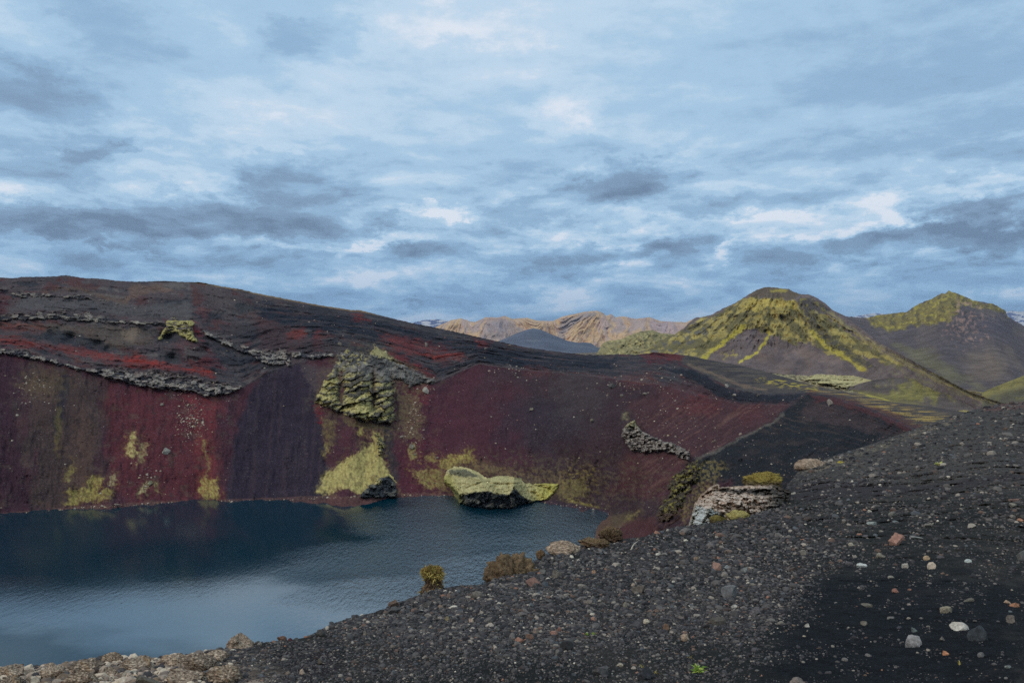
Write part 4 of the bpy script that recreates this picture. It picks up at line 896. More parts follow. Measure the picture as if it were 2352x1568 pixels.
def ground_D(x, y, fine=True):
    D = 1 / np.maximum(gw(np.clip(x, -600, 2900), y), .008)
    X = (x - CX) / F * D
    h = .13 * fbm(X / 1.3, D / 1.3, 4, 601) + .05 * fbm(X / .35, D / .35, 4, 602)
    amp = np.clip(D / 5, .8, 3.5)
    lump = sstep(620, 300, x) * sstep(1455, 1480, y)
    f1, f2, cid = worley(X / .16 + .5 * noise(X * 5, D * 5, 3), D / .16, 603)
    h = h * amp + lump * (.07 * np.sqrt(np.clip(f2 - f1, 0, 1)) + .05 * (cid - .5) + .05 * fbm(X / .1, D / .1, 3, 604))
    drift = np.exp(-((y - 1122 + (x - 2000) * .02) / 9) ** 2) * sstep(1790, 1850, x) * sstep(2300, 2100, x) * .25
    lock = sstep(0, 10, y - yedge(x)) * .85 + .15
    if fine:
        h = h + (.012 * fbm(X / .05, D / .05, 3, 605)) * np.clip(D / 6, .6, 4)
    return D * (1 - (h - drift) * lock / 2.2 * np.clip(3.5 / D, .1, 1) * 0.9)
xg = np.concatenate([np.arange(-4200, -700, 14.0), np.arange(-700, 2800, 2.0), np.arange(2800, 9000, 14.0)])
e = yedge(xg) + (2.2 + 4 * (xg < 620)) * fbm(xg / 13, xg * 0, 4, 606)
yy1 = np.concatenate([np.linspace(0, 1, 430) ** 1.0])
ye = np.repeat(e[None], 430, 0)
y = ye + (1600 - ye) * yy1[:, None]; y = np.where(ye > 1590, ye + 60 * yy1[:, None], y)
ynear = np.linspace(1, 0, 30)[::-1][:, None] * (2600 - y[-1])[None] + y[-1][None]
y = np.concatenate([y, ynear[1:]]); x = np.repeat(xg[None], len(y), 0)
D = ground_D(x, y); P = P3(x, y, D)
# rows rolling over the edge and down to the lake
Pe = P[0]; hd = np.stack([Pe[:, 0], Pe[:, 1]], 1); hl = np.linalg.norm(hd, axis=1, keepdims=True); hd = hd / hl
over = []
for k in np.linspace(0, 1, 34)[1:] ** 2.2:
    r = 110 * k; q = Pe.copy(); q[:, :2] += hd * r
    q[:, 2] = Pe[:, 2] - (r * .9 - .38 * .5 * (1 - np.exp(-r / .5))) + .25 * min(r, 4) * fbm(Pe[:, 0] / 2 + r, Pe[:, 1] / 2, 3, 607)
    q[:, 2] = np.maximum(q[:, 2], -4)
    over.append(q)
P = np.concatenate([np.array(over)[::-1], P]); nO = len(over)
x = np.concatenate([np.repeat(xg[None], nO, 0), x]); y = np.concatenate([np.repeat(e[None], nO, 0), y])
X, Y = P[..., 0], P[..., 1]
def ground_col(x, y, X, Y):
    col = np.zeros(x.shape + (3,)) + alb(40, 41, 42)
    col = paint(col, sstep(-.1, .4, fbm(X / 1.1, Y / 1.1, 4, 611)), (58, 56, 55), .6)
    col = paint(col, sstep(1180, 1080, y) * sstep(1500, 1800, x), (74, 72, 72), .5)
    col = paint(col, M(x, y, [(1780, 1112), (1900, 1103), (2100, 1118), (2250, 1095), (2352, 1085), (2352, 1100), (2150, 1130), (2000, 1140), (1850, 1150), (1780, 1140)], 5, 5, 40, 612, 8), (50, 48, 52), .8)
    sand = M(x, y, [(1880, 1300), (2050, 1310), (2250, 1330), (2360, 1340), (2360, 1600), (1750, 1600), (1790, 1450), (1840, 1360)], 60, 40, 60, 613, 25)
    col = paint(col, sand, (31, 33, 37), .88)
    col = paint(col, M(x, y, [(640, 1500), (760, 1490), (800, 1530), (700, 1568), (640, 1560)], 8, 8, 30, 614), (42, 39, 42), .8)
    lum = sstep(640, 420, x + 1.2 * (1500 - y)) * sstep(1440, 1480, y)
    f1, f2, cid = worley(X / .16 + .5 * noise(X * 5, Y * 5, 3), Y / .16, 603)
    col = paint(col, lum, (104, 96, 92), .8)
    col = paint(col, lum * sstep(.3, .8, cid), (150, 140, 132), .7)
    col = paint(col, lum * sstep(.45, .2, cid), (84, 74, 70), .6)
    col = paint(col, lum * sstep(.12, .4, fbm(X / .09, Y / .09, 4, 616)), (170, 162, 150), .7)
    col = paint(col, M(x, y, [(1830, 1086), (1905, 1052), (1960, 1040), (2100, 990), (2190, 958), (2180, 975), (2060, 1015), (1960, 1055), (1960, 1062), (1880, 1080)], 3, 6, 10, 617) * sstep(-.1, .2, fbm(X / .5, Y / .5, 4, 619)), (112, 104, 90), .55)
    col = paint(col, M(x, y, [(2240, 930), (2380, 915), (2380, 938), (2260, 945)], 3, 3, 15, 618), (84, 62, 62), .6)
    return col
col = ground_col(x, y, X, Y)
o = grid('ground', P, np.clip(col, .004, .8), MAT_GROUND); tag(o, kind='structure')

# gravel: the uncounted small stones
PEB = [rockshape(1, 9, .4, .85, 0) for _ in range(14)]
n = 141000
px = np.concatenate([rng.uniform(-60, 2420, n - 26000), rng.uniform(2420, 4600, 18000), rng.uniform(-1500, -60, 8000)]); u = rng.uniform(0, 1, n)
py = yedge(px) + 2 + u * (1600 - yedge(px) - 2)
dn = .50 + .9 * fbm(px / 90, py / 40, 3, 621)
belt = sdf(px, py, [(1050, 1345), (1200, 1310), (1400, 1250), (1600, 1215), (1800, 1200), (1950, 1260), (1880, 1310), (1820, 1380), (1740, 1450), (1450, 1470), (1250, 1490), (1000, 1480), (800, 1440)], 200)
dn = dn + .9 * sstep(-60, 30, belt)
sd_ = sstep(-80, 90, 40 * fbm(px / 60, py / 30, 3, 622) + sdf(px, py, [(1880, 1300), (2050, 1310), (2250, 1330), (2420, 1340), (2420, 1620), (1750, 1620), (1790, 1450), (1840, 1360)], 200))
dn = dn - .40 * sd_ - .5 * sstep(-10, 10, sdf(px, py, [(1780, 1112), (1900, 1103), (2100, 1118), (2250, 1095), (2352, 1085), (2352, 1100), (2150, 1130), (2000, 1140), (1850, 1150), (1780, 1140)], 200))
dn = dn + .05 * sstep(640, 420, px) + .35 * sstep(1250, 1150, py)
keep = rng.uniform(0, 1.15, n) < dn; px = px[keep]; py = py[keep]; belt = belt[keep]; sd_ = sd_[keep]
Dp = ground_D(px, py)
r_px = np.clip(rng.lognormal(.66, .50, len(px)), .9, 8.5) * (1 + .35 * sstep(-60, 30, belt)) * (1 - .25 * sd_) * np.where(py < 1200, 1.2, 1) * (1 + .9 * sstep(620, 420, px))
ne = 420; ex_ = rng.uniform(-40, 2400, ne); px[:ne] = ex_; py[:ne] = yedge(ex_) + rng.uniform(0, 7, ne); Dp[:ne] = ground_D(px[:ne], py[:ne]); r_px[:ne] = np.clip(rng.lognormal(1.25, .45, ne), 1.5, 9) * np.where(ex_ > 1600, .6, 1); belt[:ne] = 0
r = r_px * Dp / F
C = P3(px, py, Dp); C[:, 2] += r * .02
S = np.stack([r * rng.uniform(.85, 1.35, len(r)), r * rng.uniform(.8, 1.2, len(r)), r * rng.uniform(.55, .95, len(r))], 1)
pc = [(58, 57, 60)] * 10 + [(70, 68, 69)] * 8 + [(86, 83, 83)] * 4 + [(106, 101, 98)] * 1 + [(48, 47, 50)] * 8 + [(128, 122, 116)] + [(88, 74, 68), (66, 58, 56), (72, 76, 82)]
pal = np.array([alb(c) for c in pc]); K = pal[rng.integers(0, len(pal), len(r))] * rng.uniform(.75, 1.2, (len(r), 1))
bright = rng.uniform(0, 1, len(r)); K[bright < .004] = alb(160, 156, 148); K[(bright > .006) & (bright < .009)] = alb(122, 92, 80)
lf = sstep(560, 380, px); lr = rng.uniform(0, 1, len(r)) < lf * .8
K[lr] = (np.array([alb(c) for c in [(130, 120, 112), (96, 88, 84), (160, 150, 138), (110, 98, 88)]]))[rng.integers(0, 4, lr.sum())]
o = scatter_mesh('gravel', C, S, rng.uniform(0, 6.28, len(r)), rng.uniform(-.5, .5, len(r)), K, MAT_PEB, PEB)
tag(o, 'dark volcanic gravel covering the near slope', 'gravel', kind='stuff')

# ------------------------------------------------------------------ single stones, boulders, turf and plants
def place_stone(name, box, c, label, cat='stone', cuts=9, flat=1.0, angular=True, group=None, wall_=False, mat=None, seed=None, sub=3, sink=.22, Dover=None, shape=None):
    x0, y0, x1, y1 = box; xc = (x0 + x1) / 2
    r = np.random.default_rng(seed if seed is not None else int(x0 * 7 + y0))
    V, Fc = shape if shape is not None else rockshape(sub, cuts, .38 if angular else .55, .75 if angular else .9, .06 if angular else .03, r)
    yb = y1 - (y1 - y0) * .12
    D = float(Dover if Dover else (wall_D if wall_ else ground_D)(np.array([xc]), np.array([yb]))[0])
    w = (x1 - x0) / 2 * D / F; h = (y1 - y0) / 2 * D / F
    S = np.array([w, min(w, max(h, .5 * w)) * 1.0, h * (1.08 if wall_ else 1.25)])
    V = V * S
    if shape is None:
        me = bpy.data.meshes.new(name); me.from_pydata(V.tolist(), [], Fc.tolist())
        me.materials.append(mat or MAT_STONE)
        if not angular: me.polygons.foreach_set('use_smooth', [True] * len(me.polygons))
        o = bpy.data.objects.new(name, me)
    o.location = P3(np.array(xc), np.array((y0 + y1) / 2 + (0 if wall_ else .14 * (y1 - y0))), np.array(D)).tolist()
    o.rotation_euler = (0, 0, 0); g_ = sum(c) / 3; c = [(v * .56 + g_ * .44) * .9 for v in c]; o.color = (*alb(*c), 1)
    link(o); return tag(o, label, cat, group)
GS = 'stones lying on the black gravel'
ST = [
 ('stone', (2038, 1222, 2079, 1254), (168, 112, 96), 'blocky pinkish red and grey stone, largest pale one on the upper right gravel', 8, 1),
 ('stone', (2084, 1229, 2119, 1239), (120, 122, 122), 'thin flat grey slab just right of the blocky pinkish red stone', 10, 1),
 ('stone', (2174, 1427, 2224, 1449), (176, 172, 164), 'pale topped wedge stone beside the rounded black boulder at lower right', 8, 1),
 ('stone', (2221, 1434, 2265, 1474), (56, 62, 70), 'big rounded blackish boulder right of the pale topped wedge stone', 12, 0),
 ('stone', (2074, 1457, 2120, 1488), (132, 130, 136), 'light grey flat slab with a jagged edge, left of and below the black boulder', 7, 1),
 ('stone', (2165, 1494, 2180, 1504), (204, 116, 70), 'small bright orange stone on dark sand near the bottom right', 8, 1),
 ('stone', (2304, 1377, 2324, 1387), (170, 132, 104), 'pale tan brick shaped piece touching the orange block at the right edge', 6, 1),
 ('stone', (2318, 1381, 2347, 1394), (170, 104, 68), 'orange brown block at the right edge beside its pale tan neighbour', 8, 1),
 ('stone', (2311, 1412, 2334, 1432), (104, 96, 92), 'grey angular stone below the orange blocks at the right edge', 8, 1),
 ('stone', (2336, 1262, 2360, 1288), (96, 96, 98), 'rounded grey stone cut off by the right edge of the picture', 12, 0),
 ('stone', (1961, 1291, 1992, 1303), (180, 188, 190), 'pale bluish white shard alone on black sand', 6, 1),
 ('stone', (2067, 1288, 2086, 1306), (150, 144, 134), 'pale square chip right of the bluish white shard', 6, 1),
 ('stone', (2120, 1275, 2137, 1287), (176, 142, 100), 'tan yellow pebble above the pale split chip', 9, 0),
 ('stone', (2130, 1290, 2150, 1308), (184, 162, 140), 'pale split chip below the tan yellow pebble', 6, 1),
 ('stone', (2216, 1283, 2232, 1292), (168, 186, 188), 'small pale blue chip on a brownish patch at right', 6, 1),
 ('stone', (2049, 1350, 2064, 1362), (150, 92, 78), 'reddish brown pebble in the middle of the dark sand', 10, 0),
 ('stone', (2085, 1351, 2094, 1356), (158, 96, 76), 'tiny rusty pebble right of the reddish brown pebble', 10, 0),
 ('stone', (2157, 1391, 2190, 1408), (138, 126, 104), 'long narrow beige stone on the dark sand', 8, 1),
 ('stone', (2034, 1413, 2054, 1421), (118, 116, 118), 'small flat grey chip above the light grey slab', 6, 1),
 ('stone', (2212, 1370, 2240, 1382), (96, 92, 84), 'flat brownish grey stone above the long narrow beige one', 8, 1),
 ('stone', (1975, 1423, 1992, 1436), (110, 104, 94), 'small brownish grey stone alone in the dark hollow', 9, 1),
 ('stone', (1848, 1430, 1861, 1440), (164, 160, 152), 'light grey oval pebble at the left border of the dark sand', 12, 0),
 ('stone', (2038, 1321, 2054, 1329), (130, 126, 116), 'flat grey pebble above the reddish brown pebble', 9, 0),
 ('stone', (2012, 1268, 2034, 1282), (128, 122, 108), 'beige grey slab below and left of the blocky pinkish red stone', 7, 1),
 ('stone', (1949, 1245, 1960, 1254), (160, 152, 134), 'cream pebble left of the blocky pinkish red stone', 10, 0),
 ('stone', (1837, 1262, 1852, 1276), (118, 112, 104), 'grey triangular stone at the right end of the thick gravel', 7, 1),
 ('stone', (1978, 1382, 2006, 1394), (104, 98, 88), 'two toned grey chip on the dark sand left of the rusty pebbles', 8, 1),
 ('stone', (2090, 1440, 2106, 1452), (86, 100, 104), 'bluish grey stone just above the light grey slab', 9, 1),
 ('stone', (2156, 1460, 2172, 1472), (112, 106, 98), 'grey brown stone between the light grey slab and the black boulder', 9, 1),
 ('stone', (2245, 1497, 2263, 1509), (106, 104, 108), 'lilac grey pebble below the rounded black boulder', 10, 0),
 ('stone', (2308, 1525, 2326, 1534), (124, 136, 134), 'pale greenish chip near the bottom right corner', 8, 1),
 ('stone', (2336, 1190, 2350, 1198), (178, 112, 80), 'orange chip on the upper gravel at the right edge', 8, 1),
 ('stone', (2016, 1217, 2030, 1222), (140, 136, 124), 'thin pale chip above and left of the blocky pinkish red stone', 7, 1),
 ('stone', (1814, 1554, 1857, 1578), (124, 108, 102), 'brown pointed stone cut off by the bottom edge', 8, 1),
 ('stone', (1361, 1521, 1399, 1553), (88, 86, 90), 'large grey angular stone near the bottom, left of the dark wedge stone', 9, 1),
 ('stone', (1464, 1531, 1504, 1562), (54, 56, 64), 'dark wedge shaped stone near the bottom centre', 9, 1),
 ('stone', (1450, 1339, 1487, 1363), (104, 92, 84), 'dark brown angular stone leaning in the middle of the gravel', 7, 1),
 ('stone', (1632, 1287, 1656, 1312), (150, 104, 88), 'reddish brown rounded block in the upper gravel', 9, 1),
 ('stone', (1662, 1297, 1676, 1306), (124, 138, 144), 'small pale blue grey stone right of the reddish brown block', 9, 0),
 ('stone', (1702, 1300, 1722, 1315), (110, 116, 120), 'bluish grey stone up right of the reddish brown block', 9, 1),
 ('stone', (1656, 1342, 1699, 1374), (98, 102, 110), 'big blue grey stone with a sharp lower edge in the gravel', 7, 1),
 ('stone', (1629, 1410, 1672, 1437), (86, 80, 74), 'grey brown overhanging slab with a black hollow under it', 8, 1),
 ('stone', (1720, 1392, 1747, 1414), (94, 90, 98), 'purplish grey block at the right of the gravel, above the black hollow', 9, 1),
 ('stone', (1675, 1386, 1694, 1397), (170, 164, 160), 'whitish wedge chip left of the purplish grey block', 6, 1),
 ('stone', (1563, 1455, 1586, 1472), (160, 130, 104), 'tan flat stone with a ragged outline on the sand', 7, 1),
 ('stone', (1477, 1420, 1492, 1433), (204, 190, 160), 'cream white chip with a notch, centre of the gravel', 6, 1),
 ('stone', (1522, 1431, 1537, 1449), (120, 84, 62), 'rust coloured ring shaped stone right of the cream white chip', 10, 0),
 ('stone', (1262, 1447, 1281, 1458), (160, 106, 88), 'salmon pebble, left one of a touching pair', 11, 0),
 ('stone', (1278, 1439, 1291, 1451), (146, 94, 80), 'brick red pebble, right one of a touching pair', 11, 0),
 ('stone', (1207, 1453, 1227, 1468), (124, 88, 74), 'rusty brown pebble left of the touching salmon pair', 10, 0),
 ('stone', (1224, 1440, 1240, 1456), (140, 118, 104), 'pinkish grey pointed stone above the rusty brown pebble', 8, 1),
 ('stone', (1357, 1415, 1368, 1427), (170, 112, 88), 'orange pebble in the lower middle of the gravel', 9, 0),
 ('stone', (1358, 1308, 1368, 1317), (176, 124, 88), 'small orange tan chip in the upper left gravel', 7, 1),
 ('stone', (1207, 1325, 1252, 1349), (128, 88, 80), 'flat reddish brown slab below the turf mound at the brink', 8, 1),
 ('stone', (1262, 1308, 1290, 1328), (104, 98, 92), 'grey brown leaning slab right of the flat reddish brown slab', 8, 1),
 ('stone', (1238, 1305, 1256, 1318), (108, 112, 114), 'bluish grey flat stone above the flat reddish brown slab', 8, 1),
 ('stone', (1430, 1382, 1444, 1396), (120, 112, 98), 'beige grey rounded cube in the middle gravel', 9, 1),
 ('stone', (1340, 1376, 1366, 1388), (116, 106, 100), 'grey brown pile topping slab, left middle of the gravel', 7, 1),
 ('stone', (1448, 1337, 1459, 1347), (156, 132, 112), 'tan pebble touching the dark brown angular stone', 10, 0),
 ('stone', (1286, 1470, 1317, 1496), (52, 52, 56), 'dark round boulder at the foot of the gravel, lower left', 12, 0),
 ('stone', (1275, 1490, 1286, 1504), (112, 108, 106), 'smooth grey egg shaped pebble below the dark round boulder', 12, 0),
 ('stone', (1259, 1468, 1275, 1480), (92, 94, 100), 'bluish grey pebble left of the dark round boulder', 11, 0),
 ('stone', (1399, 1446, 1411, 1458), (96, 94, 96), 'round grey pebble in the lower gravel', 12, 0),
 ('stone', (1238, 1406, 1252, 1416), (100, 100, 100), 'oval grey pebble in the left gravel above the salmon pair', 12, 0),
 ('stone', (1664, 1261, 1684, 1271), (128, 108, 98), 'pinkish beige flat stone high on the gravel', 8, 1),
 ('stone', (1693, 1258, 1702, 1267), (160, 132, 108), 'peach coloured pebble near the pinkish beige flat stone', 11, 0),
 ('stone', (1590, 1276, 1605, 1288), (136, 110, 92), 'tan angular chip in the upper gravel left of the reddish brown block', 7, 1),
 ('stone', (1722, 1338, 1735, 1344), (146, 140, 122), 'thin cream chip right of the big blue grey stone', 7, 1),
 ('stone', (1110, 1411, 1131, 1435), (104, 102, 102), 'upright grey triangular stone on the left gravel', 6, 1),
 ('stone', (1133, 1436, 1149, 1452), (108, 106, 104), 'grey block below the upright grey triangular stone', 8, 1),
 ('stone', (1127, 1459, 1146, 1468), (104, 104, 106), 'flat grey oval stone below the grey block on the left gravel', 11, 0),
 ('stone', (1075, 1416, 1089, 1430), (168, 142, 124), 'tan cube shaped stone left of the upright grey triangular stone', 7, 1),
 ('stone', (1007, 1384, 1018, 1398), (150, 118, 98), 'pinkish tan chip below the turf pillar', 7, 1),
 ('stone', (970, 1377, 996, 1395), (84, 82, 84), 'dark grey domed stone under the turf pillar', 11, 0),
 ('stone', (958, 1392, 976, 1405), (92, 90, 92), 'grey rounded stone left of and below the domed stone', 11, 0),
 ('stone', (1080, 1356, 1110, 1374), (104, 98, 92), 'flat brownish grey wedge stone between the turf pillar and the turf mound', 7, 1),
 ('stone', (1147, 1396, 1168, 1412), (66, 64, 66), 'dark stone with a flat top right of the upright grey triangular stone', 9, 1),
 ('stone', (1100, 1402, 1111, 1410), (140, 126, 112), 'small beige pebble above the upright grey triangular stone', 9, 0),
 ('stone', (1022, 1415, 1032, 1425), (134, 118, 76), 'olive yellow pebble on the left gravel', 10, 0),
 ('stone', (888, 1373, 921, 1396), (104, 78, 66), 'reddish brown knobbly rock standing on the brink over the lake', 9, 1),
 ('stone', (880, 1392, 922, 1412), (78, 78, 82), 'wide grey rock just under the reddish brown knobbly rock', 9, 1),
 ('stone', (860, 1398, 882, 1412), (66, 66, 70), 'dark flat rock on the brink left of the wide grey rock', 9, 1),
 ('stone', (796, 1455, 812, 1470), (76, 78, 84), 'dark bluish round stone on the left gravel', 11, 0),
 ('stone', (724, 1444, 748, 1462), (70, 68, 68), 'dark lump of rock on the brink with the lake behind', 9, 1),
 ('stone', (752, 1436, 770, 1446), (66, 64, 66), 'small black rock on the brink, up right of the dark lump', 9, 1),
 ('stone', (635, 1459, 659, 1473), (112, 76, 62), 'rusty brown stone on the brink, left of the dark red pebble', 8, 1),
 ('stone', (661, 1464, 672, 1473), (98, 48, 52), 'small dark red round pebble on the brink', 12, 0),
 ('stone', (672, 1463, 687, 1473), (74, 76, 82), 'dark grey round pebble right of the dark red one', 12, 0),
 ('stone', (622, 1470, 634, 1478), (148, 100, 76), 'orange brown chip left of the rusty brown stone on the brink', 8, 1),
 ('stone', (688, 1535, 700, 1549), (164, 136, 116), 'tan pear shaped pebble in the black hollow, lower left', 10, 0),
 ('stone', (655, 1540, 666, 1549), (128, 112, 98), 'brownish pebble left of the tan pear shaped one', 10, 0),
 ('stone', (729, 1510, 741, 1527), (104, 90, 74), 'dull brown upright chip on the rim of the black hollow', 7, 1),
 ('stone', (896, 1478, 908, 1488), (118, 102, 92), 'brown pebble among the lower left gravel', 10, 0),
 ('stone', (834, 1446, 842, 1460), (134, 120, 106), 'narrow beige chip on the left gravel', 7, 1),
 ('stone', (26, 1532, 82, 1550), (164, 148, 134), 'long pale pinkish rock slab on the brink at far left', 10, 1),
 ('stone', (52, 1553, 90, 1575), (176, 164, 144), 'cream coloured rounded stone at the bottom left', 9, 1),
 ('stone', (272, 1537, 320, 1555), (158, 148, 132), 'pale flat topped stone among the crusty rocks at lower left', 9, 1),
 ('stone', (305, 1546, 372, 1582), (92, 86, 76), 'wide dark fluted rock at the bottom edge, lower left', 9, 1),
 ('stone', (132, 1546, 142, 1556), (88, 62, 56), 'small reddish brown stone among pale crust at lower left', 9, 1),
 ('stone', (1990, 1196, 2014, 1206), (126, 138, 138), 'pale blue grey oval pebble on the upper gravel', 11, 0),
 ('stone', (1815, 1128, 1829, 1135), (170, 168, 158), 'whitish chip at the left of the dark drift of sand', 8, 1),
 ('stone', (2318, 1153, 2334, 1163), (128, 124, 112), 'beige grey stone on the far right slope', 9, 1),
 ('stone', (2316, 1142, 2350, 1152), (126, 92, 84), 'flat reddish stone on the far right slope', 9, 1),
 ('stone', (2040, 1174, 2060, 1186), (108, 106, 102), 'grey rounded stone above the upper gravel centre right', 10, 0),
 ('stone', (2122, 1200, 2148, 1212), (116, 112, 106), 'flat tilted grey slab on the upper gravel', 8, 1),
 ('stone', (1993, 1170, 2003, 1178), (186, 180, 166), 'small white chip on the upper gravel', 8, 1),
 ('stone', (1975, 1204, 1986, 1210), (168, 158, 138), 'small cream chip right of the pale blue grey oval pebble row', 8, 1),
]
for nm, box, c, lb, cuts, ang in ST:
    place_stone(nm, box, c, lb, 'stone', cuts, 1, bool(ang), GS)
# boulders on the crater slopes
BO = [
 ((970, 889, 986, 906), (150, 146, 136), 'pale grey boulder on the maroon scree right of the mossy cliff'),
 ((1899, 917, 1912, 934), (132, 124, 118), 'square grey boulder perched on the far rim of the crater at right'),
 ((372, 1027, 390, 1044), (138, 140, 132), 'round pale grey boulder in the red scree at left'),
 ((338, 1103, 350, 1116), (148, 144, 104), 'mossy boulder low in the red scree, near the water'),
 ((262, 1155, 276, 1162), (130, 112, 106), 'small grey boulder at the left shoreline'),
 ((940, 1018, 953, 1032), (134, 130, 116), 'grey boulder with moss below it, right of the yellow moss slope'),
 ((1000, 1048, 1008, 1054), (128, 124, 110), 'small pale boulder above the scrubby moss patch'),
 ((775, 786, 786, 796), (128, 116, 106), 'beige boulder above the mossy cliff'),
 ((1166, 790, 1176, 796), (136, 112, 100), 'pinkish boulder just under the skyline of the rim'),
 ((1112, 797, 1119, 804), (110, 104, 104), 'grey stone in the red strip under the rim skyline'),
 ((975, 786, 982, 797), (124, 114, 108), 'upright grey stone in the red strip below the rim'),
 ((1214, 936, 1225, 944), (124, 118, 100), 'yellowish flat boulder alone in the purple scree'),
 ((1355, 961, 1366, 971), (110, 102, 88), 'brownish boulder on the purple scree, left of the grey outcrop'),
 ((1397, 880, 1416, 892), (86, 84, 86), 'dark flat boulder below the rim right of centre'),
 ((1474, 899, 1487, 908), (128, 122, 112), 'beige boulder on the right slope above the grey outcrop'),
 ((1664, 882, 1674, 891), (150, 144, 136), 'light boulder just below the right hand rim'),
 ((1682, 904, 1691, 912), (152, 140, 130), 'light boulder below the light one at the right hand rim'),
 ((1736, 904, 1744, 912), (92, 84, 82), 'dark boulder on the black band under the right hand rim'),
 ((1512, 842, 1520, 850), (124, 112, 108), 'small boulder near the red top of the rim'),
 ((1422, 905, 1432, 912), (116, 106, 100), 'small grey brown boulder below the dark flat one'),
 ((1638, 1009, 1646, 1016), (116, 100, 92), 'small stone on the crest above the black slope'),
 ((1696, 992, 1704, 1000), (140, 120, 110), 'light stone at the top of the black slope'),
 ((1627, 1103, 1636, 1112), (112, 98, 88), 'brown stone on the dark slope beside the mossy crag'),
 ((948, 1040, 956, 1046), (110, 106, 84), 'mossy stone directly under the grey boulder'),
 ((918, 999, 926, 1006), (140, 132, 122), 'pale stone at the head of the gully below the mossy cliff'),
 ((368, 925, 376, 932), (120, 116, 108), 'greyish boulder under the long lava ledge'),
]
for box, c, lb in BO:
    place_stone('boulder', box, c, lb, 'boulder', 8, 1, True, 'boulders on the crater slopes', wall_=True, mat=MAT_BOULD, sub=2)

# medium stones scattered in the gravel: one set of shapes, each stone its own object
def region_of(x, y):
    if x < 620: return 'among the pale crusty rocks at lower left'
    if x < 1050 and y < 1440: return 'close to the brink left of the turf pillar and mound'
    if x < 1050: return 'on the lower left gravel'
    if sdf(np.array([x]), np.array([y]), [(1880, 1300), (2050, 1310), (2360, 1335), (2360, 1620), (1750, 1620), (1790, 1450), (1840, 1360)], 400)[0] > 0:
        return 'on the dark sand at lower right, ' + ('upper part' if y < 1380 else 'middle part' if y < 1470 else 'bottom part')
    if y < 1215: return 'on the far part of the near slope'
    if y < 1310: return 'in the upper gravel ' + ('left of the reddish brown block' if x < 1630 else 'right of the reddish brown block')
    if y < 1440: return 'in the thick gravel ' + ('left of the dark brown angular stone' if x < 1450 else 'right of the dark brown angular stone')
    return 'along the bottom ' + ('left of the large grey angular stone' if x < 1370 else 'between the large grey stone and the green plant' if x < 1600 else 'right of the green plant')
CN = [((78, 76, 80), 'dark grey'), ((100, 98, 98), 'mid grey'), ((124, 120, 114), 'light grey'), ((60, 60, 66), 'blackish'), ((104, 88, 80), 'brownish'), ((150, 142, 130), 'pale beige'), ((96, 104, 110), 'bluish grey')]
CW = np.array([34, 24, 7, 20, 9, 2, 4], float); CW /= CW.sum()
MSH = []
for k in range(12):
    rr = np.random.default_rng(900 + k); ang = k % 2
    V_, F_ = rockshape(2, 8 if ang else 10, .5 if ang else .7, .85 if ang else .95, .04, rr)
    me = bpy.data.meshes.new('stone'); me.from_pydata(V_.tolist(), [], F_.tolist()); me.materials.append(MAT_STONE)
    me.polygons.foreach_set('use_smooth', [not ang] * len(me.polygons)); MSH.append((me, ang))
import re
KEYS = []
for _, b, _c, lb_, *_r in ST:
    k_ = re.split(r',| beside | near | cut | touching | below| above| in the | on | alone | right of | left of | under | with | at the | among | leaning | standing | between | just | from | and left', lb_)[0]
    if 2 < len(k_.split()) < 8: KEYS.append(((b[0] + b[2]) / 2, (b[1] + b[3]) / 2, k_))
KEYS = [k for k in KEYS if sum(q[2] == k[2] for q in KEYS) == 1]
KEYS += [(996, 1330, 'grass capped soil pillar'), (1603, 1535, 'bright green seedling'), (552, 1475, 'cone shaped rock'), (2155, 1070, 'small flowering plant'), (1750, 1105, 'yellow moss cushion'), (2352, 930, 'far right end of the brink')]
placed = [((b[0] + b[2]) / 2, (b[1] + b[3]) / 2) for _, b, *_ in ST]
cnt = 0
while cnt < 175:
    x0 = random.uniform(60, 2330); y0 = random.uniform(930, 1555)
    if y0 < yedge(x0) + 8: continue
    if y0 < 1190 and random.random() < .75: continue
    if any(abs(x0 - a) < 22 and abs(y0 - b_) < 16 for a, b_ in placed): continue
    placed.append((x0, y0)); cnt += 1
    w = random.uniform(4.2, 7) if random.random() < .8 else random.uniform(7, 11)
    if y0 < 1190: w *= .6
    if x0 > 1800 and y0 > 1300: w *= .72
    me, ang = random.choice(MSH); ci = rng.choice(len(CN), p=CW)
    D = float(ground_D(np.array([x0]), np.array([y0]))[0]); r = w * D / F
    o = bpy.data.objects.new('stone', me); o.scale = (r * random.uniform(.9, 1.3), r * random.uniform(.7, 1.1), r * random.uniform(.5, .85))
    p = P3(np.array(x0), np.array(y0), np.array(D)); p[2] += r * .06
    o.location = p.tolist(); o.rotation_euler = (random.uniform(-.3, .3), random.uniform(-.3, .3), random.uniform(0, 6.3))
    o.color = (*(alb(CN[ci][0]) * random.uniform(.85, 1.15)), 1)
    link(o)
    kx, ky, kk = min(KEYS, key=lambda q: (q[0] - x0) ** 2 + 1.6 * (q[1] - y0) ** 2)
    dx_, dy_ = x0 - kx, y0 - ky; dd = math.hypot(dx_, dy_)
    hor = 'right' if dx_ > .45 * dd else 'left' if dx_ < -.45 * dd else ''; ver = 'below' if dy_ > .45 * dd else 'above' if dy_ < -.45 * dd else ''
    rel = (ver + ' and ' + hor + ' of' if ver and hor else hor + ' of' if hor else ver)
    near = 'just ' if dd < 45 else 'far ' if dd > 130 and not ver else ''
    lb = '%s %s %s stone %s%s the %s' % ('small' if w < 7 else 'medium', CN[ci][1], 'angular' if ang else 'rounded', near, rel, kk)
    tag(o, lb, 'stone', GS)

